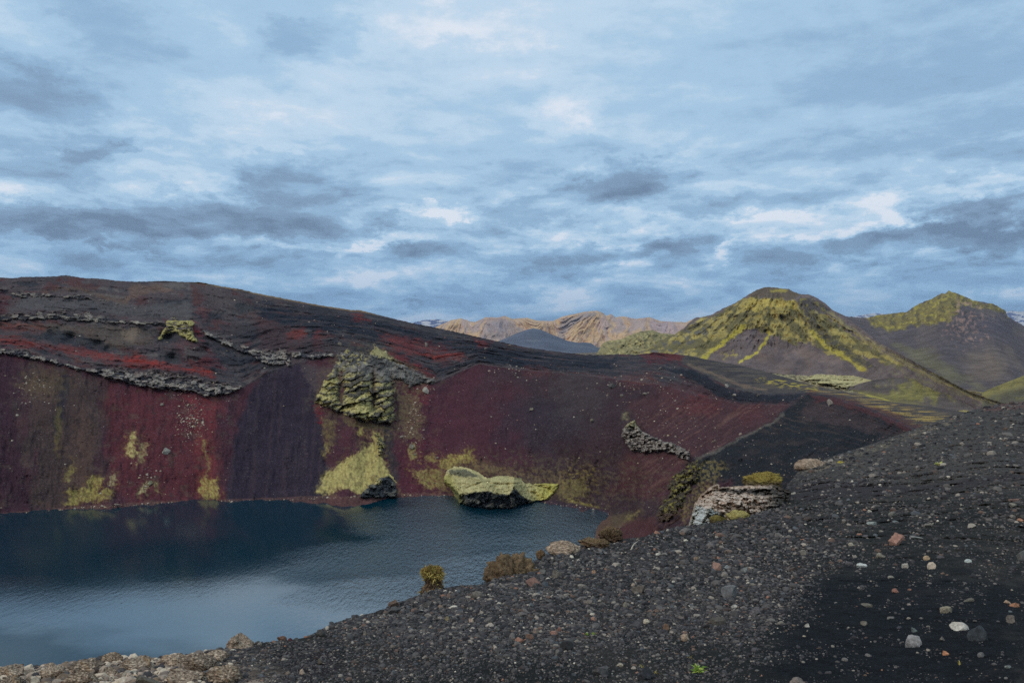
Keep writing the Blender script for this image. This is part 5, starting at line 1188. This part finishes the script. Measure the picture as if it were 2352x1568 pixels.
# lumpy rock or turf body from an outline (in bearings), with its own thickness
def lump(name, box, D, colfn, label, cat, mat=MAT_CRUST, cuts=5, sub=5, bumpy=.16, seed=1, depth=.8, parent=None, lo=.6, waist=0):
    x0, y0, x1, y1 = box; r = np.random.default_rng(seed)
    V, Fc = rockshape(sub, cuts, lo, .95, 0, r)
    nA = fbm(V[:, 0] * 1.6 + V[:, 2] * 1.2 + seed, V[:, 1] * 1.6 - V[:, 2] + seed, 4, seed)
    nB = fbm(V[:, 0] * 6 + V[:, 1] * 3, V[:, 2] * 6 + V[:, 1] * 4, 4, seed + 5)
    V = V * (1 + bumpy * 1.6 * nA + bumpy * .8 * nB)[:, None]
    w = (x1 - x0) / 2 * D / F; h = (y1 - y0) / 2 * D / F
    V = V / np.abs(V).max(0)
    if name == 'cone_rock': V[:, :2] *= (1 - .55 * np.clip(V[:, 2] + .3, 0, 1.3))[:, None]
    if waist: V[:, :2] *= (1 - waist * np.exp(-((V[:, 2] - .2) / .34) ** 2) + .15 * np.clip(-V[:, 2] - .5, 0, 1))[:, None]
    c = colfn(V, nA, nB)
    V = V * np.array([w, w * depth, h])
    loc = P3(np.array((x0 + x1) / 2), np.array((y0 + y1) / 2), np.array(D))
    o = mesh_np(name, V, Fc, mat, np.clip(c, .004, .8), True, parent)
    if parent is None: o.location = loc.tolist()
    return tag(o, label, cat)
def blades(name, pts, nrm, size, cols, parent, per=1, droop=.5, wid=.12):
    n = len(pts) * per; pts = np.repeat(pts, per, 0); nrm = np.repeat(nrm, per, 0)
    d = nrm + rng.normal(0, .6, (n, 3)) + np.array([0, 0, .35]); d /= np.linalg.norm(d, axis=1, keepdims=True)
    s = size * rng.uniform(.5, 1.3, n)[:, None]
    side = np.cross(d, rng.normal(size=(n, 3))); side /= np.linalg.norm(side, axis=1, keepdims=True) + 1e-9
    mid_ = pts + d * s * .6; tip = pts + d * s + np.array([0, 0, -1]) * s * droop * rng.uniform(.2, 1, (n, 1)) + rng.normal(0, .15, (n, 3)) * s
    V = np.stack([pts - side * s * wid, pts + side * s * wid, mid_ + side * s * wid * .8, tip, mid_ - side * s * wid * .8], 1).reshape(-1, 3)
    b_ = np.arange(n)[:, None] * 5
    Fc = np.concatenate([b_ + np.array([0, 1, 2]), b_ + np.array([0, 2, 4]), b_ + np.array([4, 2, 3])])
    K = np.array([alb(c) for c in cols])[rng.integers(0, len(cols), n)]
    return mesh_np(name, V, Fc, MAT_GRASS, np.repeat(K, 5, 0), False, parent)
def turf(name, box, D, label, cat, seed, soil, grass, topz=.1, cnt=900, size=.16, sub=4, depth=.8, cuts=5, bumpy=.16, low=(84, 72, 62), waist=0):
    x0, y0, x1, y1 = box
    root = link(bpy.data.objects.new(name, None)); root.empty_display_size = .1
    root.location = P3(np.array((x0 + x1) / 2), np.array((y0 + y1) / 2), np.array(D)).tolist(); tag(root, label, cat)
    def cfn(V, a, b_):
        c = np.zeros((len(V), 3)) + alb(soil); c = paint(c, sstep(0, .3, b_), low, .7)
        return paint(c, sstep(topz, topz + .25, V[:, 2] + .3 * a), grass[0], .7)
    body = lump('soil_clump', box, D, cfn, None, None, MAT_MOSSB, cuts, sub, bumpy, seed, depth, root, waist=waist)
    V = np.array([v.co for v in body.data.vertices]); h = (y1 - y0) / 2 * D / F; w = (x1 - x0) / 2 * D / F
    q = V / np.array([w, w * depth, h]); pr = sstep(topz - .25, topz + .3, q[:, 2]) + (.012 if waist else .10)
    i = rng.choice(len(V), cnt, p=pr / pr.sum())
    nr = q[i] / np.linalg.norm(q[i], axis=1, keepdims=True)
    blades('grass', V[i] * .98, nr, size * w, grass, root, 1)['kind'] = 'stuff'
    return root
GR = [(132, 124, 70), (150, 138, 84), (108, 98, 62), (116, 92, 66), (168, 154, 104)]
BR = [(98, 86, 72), (82, 72, 62), (118, 104, 84), (92, 82, 62), (70, 62, 56)]
turf('grass_tussock', (960, 1300, 1034, 1396), 8.4, 'pillar of soil capped with yellow green grass standing on the brink over the lake', 'grass tussock', 3, (88, 76, 66), GR, .62, 3000, .26, 5, .8, 9, .3, waist=.3)
turf('turf_mound', (1096, 1266, 1240, 1430), 9.6, 'rounded brown turf mound on the brink, right of the grass capped pillar', 'turf mound', 5, (84, 72, 60), BR, -.5, 2600, .045, 5, .8, 9, .34, (108, 92, 72))
turf('turf_mound', (1370, 1203, 1432, 1268), 13.0, 'mossy overhanging turf clump on the brink at the end of the lake', 'turf clump', 8, (74, 62, 54), BR + GR[1:3], .35, 900, .12, 5, .8, 10, .5)
turf('turf_mound', (1326, 1236, 1404, 1262), 12.3, 'low brown grassy hump left of the mossy overhanging clump', 'turf clump', 9, (94, 78, 66), BR + GR[:2], .3, 600, .08, 5, .7, 9, .4)
turf('moss_cushion', (1702, 1080, 1800, 1130), 21.5, 'yellow and brown moss cushion above the pale rock', 'moss cushion', 11, (84, 76, 58), [(128, 118, 66), (138, 128, 76), (104, 92, 58), (86, 74, 56)], .0, 3500, .05, 5, .8, 8, .34)
turf('moss_cushion', (1668, 1170, 1724, 1204), 17.2, 'pale green moss cushion under the pale rock, on the gravel', 'moss cushion', 12, (96, 90, 66), [(150, 144, 96), (128, 122, 78), (108, 100, 68)], -.1, 2200, .07, 4, .8, 4, .18)
turf('moss_cushion', (1628, 1180, 1672, 1206), 16.6, 'dark olive moss cushion left of the pale green one', 'moss cushion', 13, (74, 68, 52), [(104, 98, 60), (88, 80, 54), (124, 112, 66)], .0, 1500, .08, 4, .8, 4, .18)
turf('moss_cushion', (1922, 1058, 1946, 1074), 30, 'small bright yellow moss patch on the far end of the near slope', 'moss cushion', 14, (110, 104, 62), [(160, 150, 60), (140, 130, 60)], -.2, 500, .1, 3, .8, 4, .15)
def c_pale(V, a, b_):
    c = np.zeros((len(V), 3)) + alb(158, 146, 136)
    c = paint(c, sstep(.0, .3, b_), (128, 114, 104), .7)
    c = paint(c, sstep(.1, .4, -b_), (196, 190, 182), .6)
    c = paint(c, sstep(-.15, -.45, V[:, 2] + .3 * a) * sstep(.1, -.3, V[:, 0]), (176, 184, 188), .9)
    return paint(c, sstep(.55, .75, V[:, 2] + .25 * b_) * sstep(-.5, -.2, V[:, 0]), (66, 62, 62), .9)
def c_pr(x, y, cid, did, s_, e):
    c = np.zeros(x.shape + (3,)) + alb(160, 148, 140)
    c = paint(c, sstep(.0, .3, fbm(x / 16, y / 13, 4, 701)), (126, 112, 102), .7)
    c = paint(c, sstep(.05, .3, fbm(x / 6, y / 5, 4, 702)), (178, 168, 158), .6)
    c = paint(c, M(x, y, [(1580, 1212), (1590, 1180), (1598, 1160), (1640, 1172), (1668, 1182), (1640, 1196), (1610, 1212)], 2, 3, 9, 703), (164, 172, 176), .9)
    c = paint(c, M(x, y, [(1640, 1132), (1660, 1122), (1720, 1124), (1820, 1118), (1820, 1136), (1740, 1136), (1680, 1130)], 3, 4, 12, 704), (54, 52, 52), .95)
    c = paint(c, sstep(1730, 1790, x + 8 * fbm(x / 9, y / 9, 3, 705)), (72, 68, 66), .85)
    return c
outcrop('pale_rock', [(1583, 1226), (1586, 1200), (1592, 1180), (1598, 1158), (1612, 1138), (1636, 1118), (1648, 1114), (1652, 1122), (1700, 1118), (1780, 1116), (1815, 1130), (1800, 1175), (1780, 1215), (1690, 1225), (1640, 1228), (1610, 1230)],
        .9, c_pr, 'big pale pinkish grey rock with a light blue face, sticking out over the crater', 'rock', 1.2, 8, 30, (17, 9), .13, 710, tall=lambda x, y: -.9 * np.clip((1165 - y) / 50, 0, 1) + .12 * fbm(x / 13, y / 11, 4, 711) + .12 * fbm(x / 26, y / 14, 3, 712),
        step=.8, base=lambda x, y: 19.6 + 0 * x, back=.5, mat=MAT_CRUST)
def c_lich(V, a, b_):
    c = np.zeros((len(V), 3)) + alb(128, 116, 106)
    c = paint(c, sstep(.0, .3, b_), (92, 80, 72), .8)
    return paint(c, sstep(.1, .35, -b_), (168, 158, 144), .8)
lump('brink_rock', (1252, 1240, 1336, 1284), 11.6, c_lich, 'crumbly pinkish grey rock on the brink between the stump and the turf hump', 'rock', MAT_CRUST, 6, 5, .2, 22, .7)
lump('brink_rock', (1824, 1052, 1900, 1092), 30.5, c_lich, 'rough pale lichened rock at the far brink, right of the moss cushion', 'rock', MAT_CRUST, 6, 5, .16, 23, .7)
lump('cone_rock', (512, 1450, 590, 1508), 5.0, c_lich, 'small cone shaped lichened rock on the brink over the lake, lower left', 'rock', MAT_CRUST, 6, 5, .2, 24, .8)
lump('cone_rock', (527, 1458, 552, 1480), 4.95, c_lich, 'side knob on the left flank of the cone shaped rock', 'rock', MAT_CRUST, 6, 4, .2, 25, .8)
lump('soil_stump', (1230, 1260, 1256, 1288), 11.4, lambda V, a, b_: paint(np.zeros((len(V), 3)) + alb(96, 80, 64), sstep(0, .3, b_), (62, 54, 48), .8), 'dark brown stump of soil on the brink, left of the crumbly rock', 'stump', MAT_MOSSB, 8, 4, .18, 26, .8)
# crusty lichened slabs along the lower left brink
CR = [(0, 1531, 60, 1560), (92, 1536, 150, 1562), (158, 1520, 240, 1552), (228, 1504, 282, 1530), (272, 1512, 350, 1545), (362, 1506, 430, 1536), (418, 1508, 500, 1545), (150, 1548, 230, 1580), (380, 1540, 470, 1575), (470, 1500, 530, 1522), (0, 1556, 56, 1590), (470, 1535, 560, 1575), (225, 1535, 270, 1560), (96, 1528, 128, 1542)]
WHICH = ['leftmost, at the corner of the picture', 'second from the left, right of the pinkish slab', 'under the first rise of the brink', 'forming the first high point of the brink', 'between the first high point and the white rim', 'with a white edge against the lake', 'left of the cone shaped rock, large', 'at the bottom edge below the first rise', 'at the bottom edge right of the fluted rock', 'at the foot of the cone shaped rock', 'at the bottom left corner', 'at the bottom edge below the cone shaped rock', 'small, below the first high point', 'small, right of the pinkish slab']
for k, (bx, wl) in enumerate(zip(CR, WHICH)):
    def cc(V, a, b_, k=k):
        c = np.zeros((len(V), 3)) + alb(*[(118, 108, 100), (132, 120, 110), (96, 88, 82), (108, 96, 86)][k % 4])
        c = paint(c, sstep(.05, .3, b_), (70, 62, 56), .85)
        c = paint(c, sstep(.05, .3, -b_ + .3 * a), (172, 162, 148), .8)
        return paint(c, sstep(.2, .4, a), (112, 88, 62), .5)
    xm = (bx[0] + bx[2]) / 2
    Dm = float(ground_D(np.array([xm]), np.array([max(bx[3] - 8, float(yedge(xm)) + 3)]), False)[0])
    lump('crusty_rock', (bx[0], bx[1] - 6, bx[2], bx[3]), Dm, cc, 'lichen crusted grey rock ' + wl, 'rock', MAT_CRUST, 6, 5, .2, 40 + k, .8)['group'] = 'crusty rocks along the lower left brink'

# little green plants
def plant(name, x, y, D, h, label, cols, nl=26, wid=.14):
    c = P3(np.array(x), np.array(y), np.array(D)); pts = np.repeat(np.array([[0, 0, 0.]]), nl, 0) + rng.normal(0, h * .12, (nl, 3)) * np.array([1, 1, .1])
    nr = rng.normal(size=(nl, 3)) * np.array([.9, .9, .3]) + np.array([0, 0, .9])
    o = blades(name, pts, nr, h, cols, None, 1, .25, wid); o.location = c.tolist(); return tag(o, label, 'plant')
gd = lambda x, y: float(ground_D(np.array([x]), np.array([y]))[0])
LG = [(118, 146, 74), (98, 128, 62), (140, 156, 88)]
plant('green_plant', 1603, 1543, gd(1603., 1543.), .045, 'bright green fern like seedling on black sand near the bottom', LG, 60, .12)
plant('seedling', 1348, 1458, gd(1348., 1458.), .028, 'tiny green seedling, left one of two close together', LG, 12, .2)
plant('seedling', 1364, 1459, gd(1364., 1459.), .028, 'tiny green seedling, right one of two close together', LG, 12, .2)
plant('dry_sprig', 1505, 1546, gd(1505., 1546.), .035, 'thin dry yellow sprig beside the dark wedge shaped stone', [(150, 140, 84)], 8, .07)
plant('dry_sprig', 1475, 1532, gd(1475., 1532.), .03, 'thin dry sprig on top of the dark wedge shaped stone', [(140, 134, 84)], 6, .07)
plant('dry_sprig', 1585, 1512, gd(1585., 1512.), .03, 'withered yellow sprig above the bright green seedling', [(150, 136, 84)], 8, .07)
plant('white_flower', 2155, 1070, gd(2155., 1070.), .16, 'small pale flowering plant high on the near slope', [(214, 214, 196), (190, 196, 130), (150, 160, 90)], 50, .16)
plant('dry_sprig', 2205, 1526, gd(2205., 1526.), .025, 'tiny yellow sprig on the dark sand at lower right', [(160, 150, 90)], 8, .09)
# bleached twig
cu = bpy.data.meshes.new('twig'); pts = [(1450, 1261), (1454, 1252), (1458, 1247), (1464, 1243)]; V = []; Fc = []
Dt = gd(1452., 1262.) - .1
for i, (a, b_) in enumerate(pts):
    c = P3(np.array(float(a)), np.array(float(b_)), np.array(Dt)); rr = .012 * (1 - i * .2)
    for k in range(6): V.append((c[0] + rr * math.cos(k * math.pi / 3), c[1] + rr * math.sin(k * math.pi / 3), c[2] + rr * math.sin(k * 1.05) * .4))
for i in range(3):
    for k in range(6): Fc.append((i * 6 + k, i * 6 + (k + 1) % 6, (i + 1) * 6 + (k + 1) % 6, (i + 1) * 6 + k))
Fc.append((5, 4, 3, 2, 1, 0)); Fc.append((18, 19, 20, 21, 22, 23))
cu.from_pydata(V, [], Fc); cu.materials.append(MAT_STONE); o = link(bpy.data.objects.new('twig', cu)); o.color = (*alb(196, 194, 186), 1)
tag(o, 'bleached white twig sticking up from the upper gravel', 'twig')

# ------------------------------------------------------------------ sky
W = bpy.data.worlds.new('World'); SC.world = W; W.use_nodes = True; nt = W.node_tree; L = nt.links
for n_ in list(nt.nodes): nt.nodes.remove(n_)
out = N(nt, 'ShaderNodeOutputWorld'); bg = N(nt, 'ShaderNodeBackground'); L.new(bg.outputs[0], out.inputs['Surface'])
SUN_EL, SUN_AZ = math.radians(48), math.radians(-115)     # azimuth from +Y towards +X
sky = N(nt, 'ShaderNodeTexSky', sky_type='NISHITA', sun_disc=False); sky.sun_elevation = SUN_EL; sky.sun_rotation = SUN_AZ; sky.altitude = 600
tc = N(nt, 'ShaderNodeTexCoord'); sx_ = N(nt, 'ShaderNodeSeparateXYZ'); L.new(tc.outputs['Generated'], sx_.inputs[0])
def mth(op, a=None, b=None, c=None, clamp=False):
    n = N(nt, 'ShaderNodeMath', operation=op); n.use_clamp = clamp
    for i, v in enumerate((a, b, c)):
        if v is None: continue
        if isinstance(v, (int, float)): n.inputs[i].default_value = v
        else: L.new(v, n.inputs[i])
    return n.outputs[0]
az = mth('ARCTAN2', sx_.outputs['X'], sx_.outputs['Y']); el = mth('ARCSINE', sx_.outputs['Z'])
cb = N(nt, 'ShaderNodeCombineXYZ'); L.new(az, cb.inputs[0]); L.new(el, cb.inputs[1])
# layered cloud deck coordinates: directions projected on a high plane, so cloud texture flattens towards the horizon
zz = mth('ADD', mth('MAXIMUM', sx_.outputs['Z'], 0.0), 0.13)
cp = N(nt, 'ShaderNodeCombineXYZ'); L.new(mth('DIVIDE', sx_.outputs['X'], zz), cp.inputs[0]); L.new(mth('DIVIDE', sx_.outputs['Y'], zz), cp.inputs[1])
def nz(vec, scale, det=6, rough=.55, dist=0, loc=(0, 0, 0), sc=(1, 1, 1), rot=(0, 0, 0), color=False):
    mp = N(nt, 'ShaderNodeMapping'); mp.inputs['Location'].default_value = loc; mp.inputs['Scale'].default_value = sc; mp.inputs['Rotation'].default_value = rot
    L.new(vec, mp.inputs[0]); n = N(nt, 'ShaderNodeTexNoise'); n.inputs['Scale'].default_value = scale; n.inputs['Detail'].default_value = det
    n.inputs['Roughness'].default_value = rough; n.inputs['Distortion'].default_value = dist; L.new(mp.outputs[0], n.inputs['Vector'])
    return n.outputs['Color' if color else 'Fac']
wn = nz(cb.outputs[0], 9, 10, .68, 0, (2, 5, 0), (1, 2.0, 1), color=True)
ws = N(nt, 'ShaderNodeVectorMath', operation='SUBTRACT'); L.new(wn, ws.inputs[0]); ws.inputs[1].default_value = (.5, .5, .5)
wsc = N(nt, 'ShaderNodeVectorMath', operation='MULTIPLY'); L.new(ws.outputs[0], wsc.inputs[0]); wsc.inputs[1].default_value = (.18, .10, 0)
wadd = N(nt, 'ShaderNodeVectorMath', operation='ADD'); L.new(cb.outputs[0], wadd.inputs[0]); L.new(wsc.outputs[0], wadd.inputs[1]); 
wf2 = nz(cb.outputs[0], 34, 8, .7, 0, (7, 2, 0), (1, 1.6, 1), color=True)
wg = N(nt, 'ShaderNodeVectorMath', operation='SUBTRACT'); L.new(wf2, wg.inputs[0]); wg.inputs[1].default_value = (.5, .5, .5)
wh = N(nt, 'ShaderNodeVectorMath', operation='MULTIPLY_ADD'); L.new(wg.outputs[0], wh.inputs[0]); wh.inputs[1].default_value = (.05, .03, 0); L.new(wadd.outputs[0], wh.inputs[2]); WV = wh.outputs[0]
def blob(x, y, rx, ry, wgt, ang=0, acc=None, soft=1.0):
    a = math.atan((x - CX) / F); e_ = math.atan((CY - y) / F * math.cos(a))
    mp = N(nt, 'ShaderNodeMapping', vector_type='TEXTURE'); mp.inputs['Location'].default_value = (a, e_, 0)
    mp.inputs['Rotation'].default_value = (0, 0, math.radians(ang)); mp.inputs['Scale'].default_value = (rx / F, ry / F, 1)
    L.new(WV, mp.inputs[0]); ln = N(nt, 'ShaderNodeVectorMath', operation='LENGTH'); L.new(mp.outputs[0], ln.inputs[0])
    mr = N(nt, 'ShaderNodeMapRange', interpolation_type='SMOOTHSTEP'); mr.inputs['From Min'].default_value = 1 + .35 * soft; mr.inputs['From Max'].default_value = 1 - .65 * soft; mr.inputs['To Min'].default_value = 0; mr.inputs['To Max'].default_value = wgt
    L.new(ln.outputs['Value'], mr.inputs[0])
    return mr.outputs[0] if acc is None else mth('ADD', acc, mr.outputs[0])
DARK = [(120, 520, 190, 38, .75), (420, 500, 260, 42, .8, 4), (640, 490, 170, 60, .7), (300, 545, 180, 18, .6), (640, 385, 75, 30, .5, 8), (740, 420, 100, 40, .35), (1330, 455, 190, 42, .75, 14), (1440, 410, 90, 45, .7),
        (1560, 455, 90, 40, .4), (1570, 558, 90, 26, .75, 8), (1440, 590, 150, 22, .5), (2150, 560, 210, 32, .95, 4), (2290, 510, 110, 48, .95, 10), (2150, 500, 36, 40, .7), (1880, 575, 140, 26, .75, 6), (1680, 625, 160, 24, .55),
        (1180, 610, 220, 22, .5, 3), (960, 590, 110, 18, .55), (700, 610, 200, 18, .4), (330, 620, 330, 22, .4), (60, 215, 120, 45, .5), (200, 240, 220, 70, .35), (210, 345, 60, 16, .5, 18), (90, 375, 120, 26, .35), (720, 90, 110, 40, .4),
        (1950, 110, 340, 90, .3), (2150, 260, 380, 90, .3), (2310, 360, 120, 36, .5, 10), (1750, 455, 240, 26, .35, 5), (940, 708, 30, 7, .6), (1100, 690, 90, 12, .35), (2270, 640, 160, 40, .6), (1180, 665, 90, 14, .5, 0), (880, 515, 40, 12, .5, 10), (1350, 640, 60, 12, .3),
        (1050, 190, 170, 70, .2), (360, 90, 260, 50, .25, -8), (1240, 330, 160, 60, .15), (520, 580, 200, 14, .5)]
LITE = [(900, 555, 95, 13, 1.0, 10), (1020, 494, 75, 9, 1.0, 5), (1310, 262, 85, 34, .75, 10), (1700, 520, 230, 18, .75, 4), (2080, 470, 60, 12, .5), (2130, 505, 60, 10, .9, -4), (2190, 597, 60, 9, 1.0, 8), (2300, 430, 120, 16, .6, 8), (2320, 494, 30, 5, .8),
        (1000, 110, 220, 80, .5), (1120, 30, 250, 50, .5), (640, 240, 300, 60, .5), (560, 330, 120, 40, .45), (450, 60, 90, 40, .4), (30, 60, 80, 30, .4), (1680, 577, 28, 6, 1.0, 20), (480, 405, 60, 14, .5), (350, 350, 50, 10, .5), (1350, 550, 160, 10, .45), (80, 460, 120, 10, .4),
        (850, 660, 60, 10, .5), (1330, 675, 80, 12, .55, 6), (1130, 685, 50, 9, .4), (2250, 700, 90, 7, .6), (1450, 620, 60, 8, .5, 12), (600, 565, 250, 8, .6), (340, 300, 90, 20, .3), (1960, 520, 130, 10, .7, 6), (1540, 700, 120, 10, .3)]
dk = None
for b_ in DARK: dk = blob(b_[0], b_[1], b_[2] * 1.25, b_[3] * 1.3, b_[4] * .9, b_[5] if len(b_) > 5 else 0, dk, .95)
lt = None
for b_ in LITE: lt = blob(b_[0], b_[1], b_[2] * 1.2, max(b_[3] * 1.5, 16), b_[4] * .8, b_[5] if len(b_) > 5 else 0, lt, 1.1)
n1 = nz(cp.outputs[0], .55, 8, .58, .4, (4, 1, 0), (1, 1.6, 1), (0, 0, .5))
n2 = nz(cp.outputs[0], 1.6, 8, .6, .3, (1, 7, 0), (1, 1.5, 1), (0, 0, .4))
n3 = nz(cb.outputs[0], 16, 10, .7, .2, (3, 3, 0), (1, 2.2, 1))
f = mth('MULTIPLY_ADD', mth('SUBTRACT', n1, .5), 1.5, mth('MULTIPLY', mth('SUBTRACT', n2, .5), 1.1))
f = mth('MULTIPLY_ADD', mth('SUBTRACT', n3, .5), .8, f)
def puff(dy):
    a_ = N(nt, 'ShaderNodeVectorMath', operation='ADD'); L.new(cb.outputs[0], a_.inputs[0]); a_.inputs[1].default_value = (dy * .4, dy, 0)
    return nz(a_.outputs[0], 7.5, 9, .6, .25, (6.2, 1.3, 0), (1, 3.2, 1), (0, 0, -.06))
pf = puff(0); pf2 = puff(.012)
lowk = N(nt, 'ShaderNodeMapRange', interpolation_type='SMOOTHSTEP'); lowk.inputs['From Min'].default_value = .34; lowk.inputs['From Max'].default_value = .08; lowk.inputs['To Min'].default_value = .18; lowk.inputs['To Max'].default_value = 1; L.new(el, lowk.inputs[0])
emb = mth('MULTIPLY', mth('SUBTRACT', pf, pf2), 7.0)
pfs = mth('MULTIPLY', mth('SUBTRACT', .5, pf), 3.8)
f = mth('ADD', f, mth('MULTIPLY', mth('ADD', emb, pfs), lowk.outputs[0]))
v = mth('ADD', mth('SUBTRACT', lt, mth('MULTIPLY', dk, 1.3)), mth('MULTIPLY', f, .9))
v = mth('MULTIPLY_ADD', v, .34, .72)
cr = N(nt, 'ShaderNodeValToRGB'); L.new(v, cr.inputs[0]); ce = cr.color_ramp; ce.interpolation = 'EASE'
stops = [(0.0, (110, 133, 160)), (.28, (130, 158, 187)), (.50, (150, 184, 215)), (.68, (172, 205, 232)), (.84, (197, 221, 241)), (1.0, (230, 238, 249))]
ce.elements[0].position = 0; ce.elements[1].position = 1
for p_, c_ in stops[1:-1]: ce.elements.new(p_)
for el_, (p_, c_) in zip(ce.elements, stops): el_.position = p_; el_.color = (*lin(c_), 1)
# low band towards the horizon is a deeper blue
hz = N(nt, 'ShaderNodeMapRange', interpolation_type='SMOOTHSTEP'); hz.inputs['From Min'].default_value = .17; hz.inputs['From Max'].default_value = .02; L.new(el, hz.inputs[0])
mxh = N(nt, 'ShaderNodeMix', data_type='RGBA', blend_type='MULTIPLY'); L.new(hz.outputs[0], mxh.inputs['Factor']); L.new(cr.outputs[0], mxh.inputs['A']); mxh.inputs['B'].default_value = (.62, .75, .88, 1)
sk = N(nt, 'ShaderNodeVectorMath', operation='SCALE'); L.new(sky.outputs[0], sk.inputs[0]); sk.inputs['Scale'].default_value = 1.0
mx = N(nt, 'ShaderNodeMix', data_type='RGBA'); mx.inputs['Factor'].default_value = .93
sc2 = N(nt, 'ShaderNodeVectorMath', operation='SCALE'); L.new(mxh.outputs['Result'], sc2.inputs[0]); sc2.inputs['Scale'].default_value = 10.0
L.new(sk.outputs[0], mx.inputs['A']); L.new(sc2.outputs[0], mx.inputs['B'])
L.new(mx.outputs['Result'], bg.inputs['Color']); bg.inputs['Strength'].default_value = .1
W.cycles.sampling_method = 'MANUAL'; W.cycles.sample_map_resolution = 512

sl = bpy.data.lights.new('sun', 'SUN'); sl.energy = .9; sl.angle = math.radians(18); sl.color = (1, .95, .88)
so = link(bpy.data.objects.new('sun', sl))
dirv = np.array([math.sin(SUN_AZ) * math.cos(SUN_EL), math.cos(SUN_AZ) * math.cos(SUN_EL), math.sin(SUN_EL)])
from mathutils import Vector
so.rotation_euler = Vector(dirv).to_track_quat('Z', 'Y').to_euler(); so.location = (0, 0, 200)

HAZE = True
if HAZE:
    bm = bpy.data.meshes.new('haze'); X0, X1, Y0, Y1, Z0, Z1 = -45000, 45000, -3000, 45000, -8, 1500
    bm.from_pydata([(a, b_, c) for a in (X0, X1) for b_ in (Y0, Y1) for c in (Z0, Z1)], [], [(0, 1, 3, 2), (4, 6, 7, 5), (0, 4, 5, 1), (2, 3, 7, 6), (0, 2, 6, 4), (1, 5, 7, 3)])
    hm = bpy.data.materials.new('haze_air'); hm.use_nodes = True; hn = hm.node_tree
    for n_ in list(hn.nodes):
        if n_.type != 'OUTPUT_MATERIAL': hn.nodes.remove(n_)
    pv = hn.nodes.new('ShaderNodeVolumePrincipled'); pv.inputs['Density'].default_value = 1.6e-5; pv.inputs['Color'].default_value = (.72, .82, 1, 1); pv.inputs['Anisotropy'].default_value = .2
    hn.links.new(pv.outputs[0], [n_ for n_ in hn.nodes if n_.type == 'OUTPUT_MATERIAL'][0].inputs['Volume'])
    bm.materials.append(hm); o = link(bpy.data.objects.new('haze', bm)); tag(o, kind='stuff')

cam = bpy.data.cameras.new('camera'); cam.sensor_width = 36; cam.lens = 36 * F / 2352; cam.clip_start = .05; cam.clip_end = 200000
co = link(bpy.data.objects.new('camera', cam)); co.location = (0, 0, CAMZ); co.rotation_euler = (math.pi / 2, 0, 0); SC.camera = co
SC.view_settings.view_transform = 'Standard'; SC.view_settings.look = 'None'; SC.view_settings.exposure = 0; SC.view_settings.gamma = 1
SC.cycles.use_denoising = False
SC.cycles.volume_bounces = 0; SC.cycles.max_bounces = 5
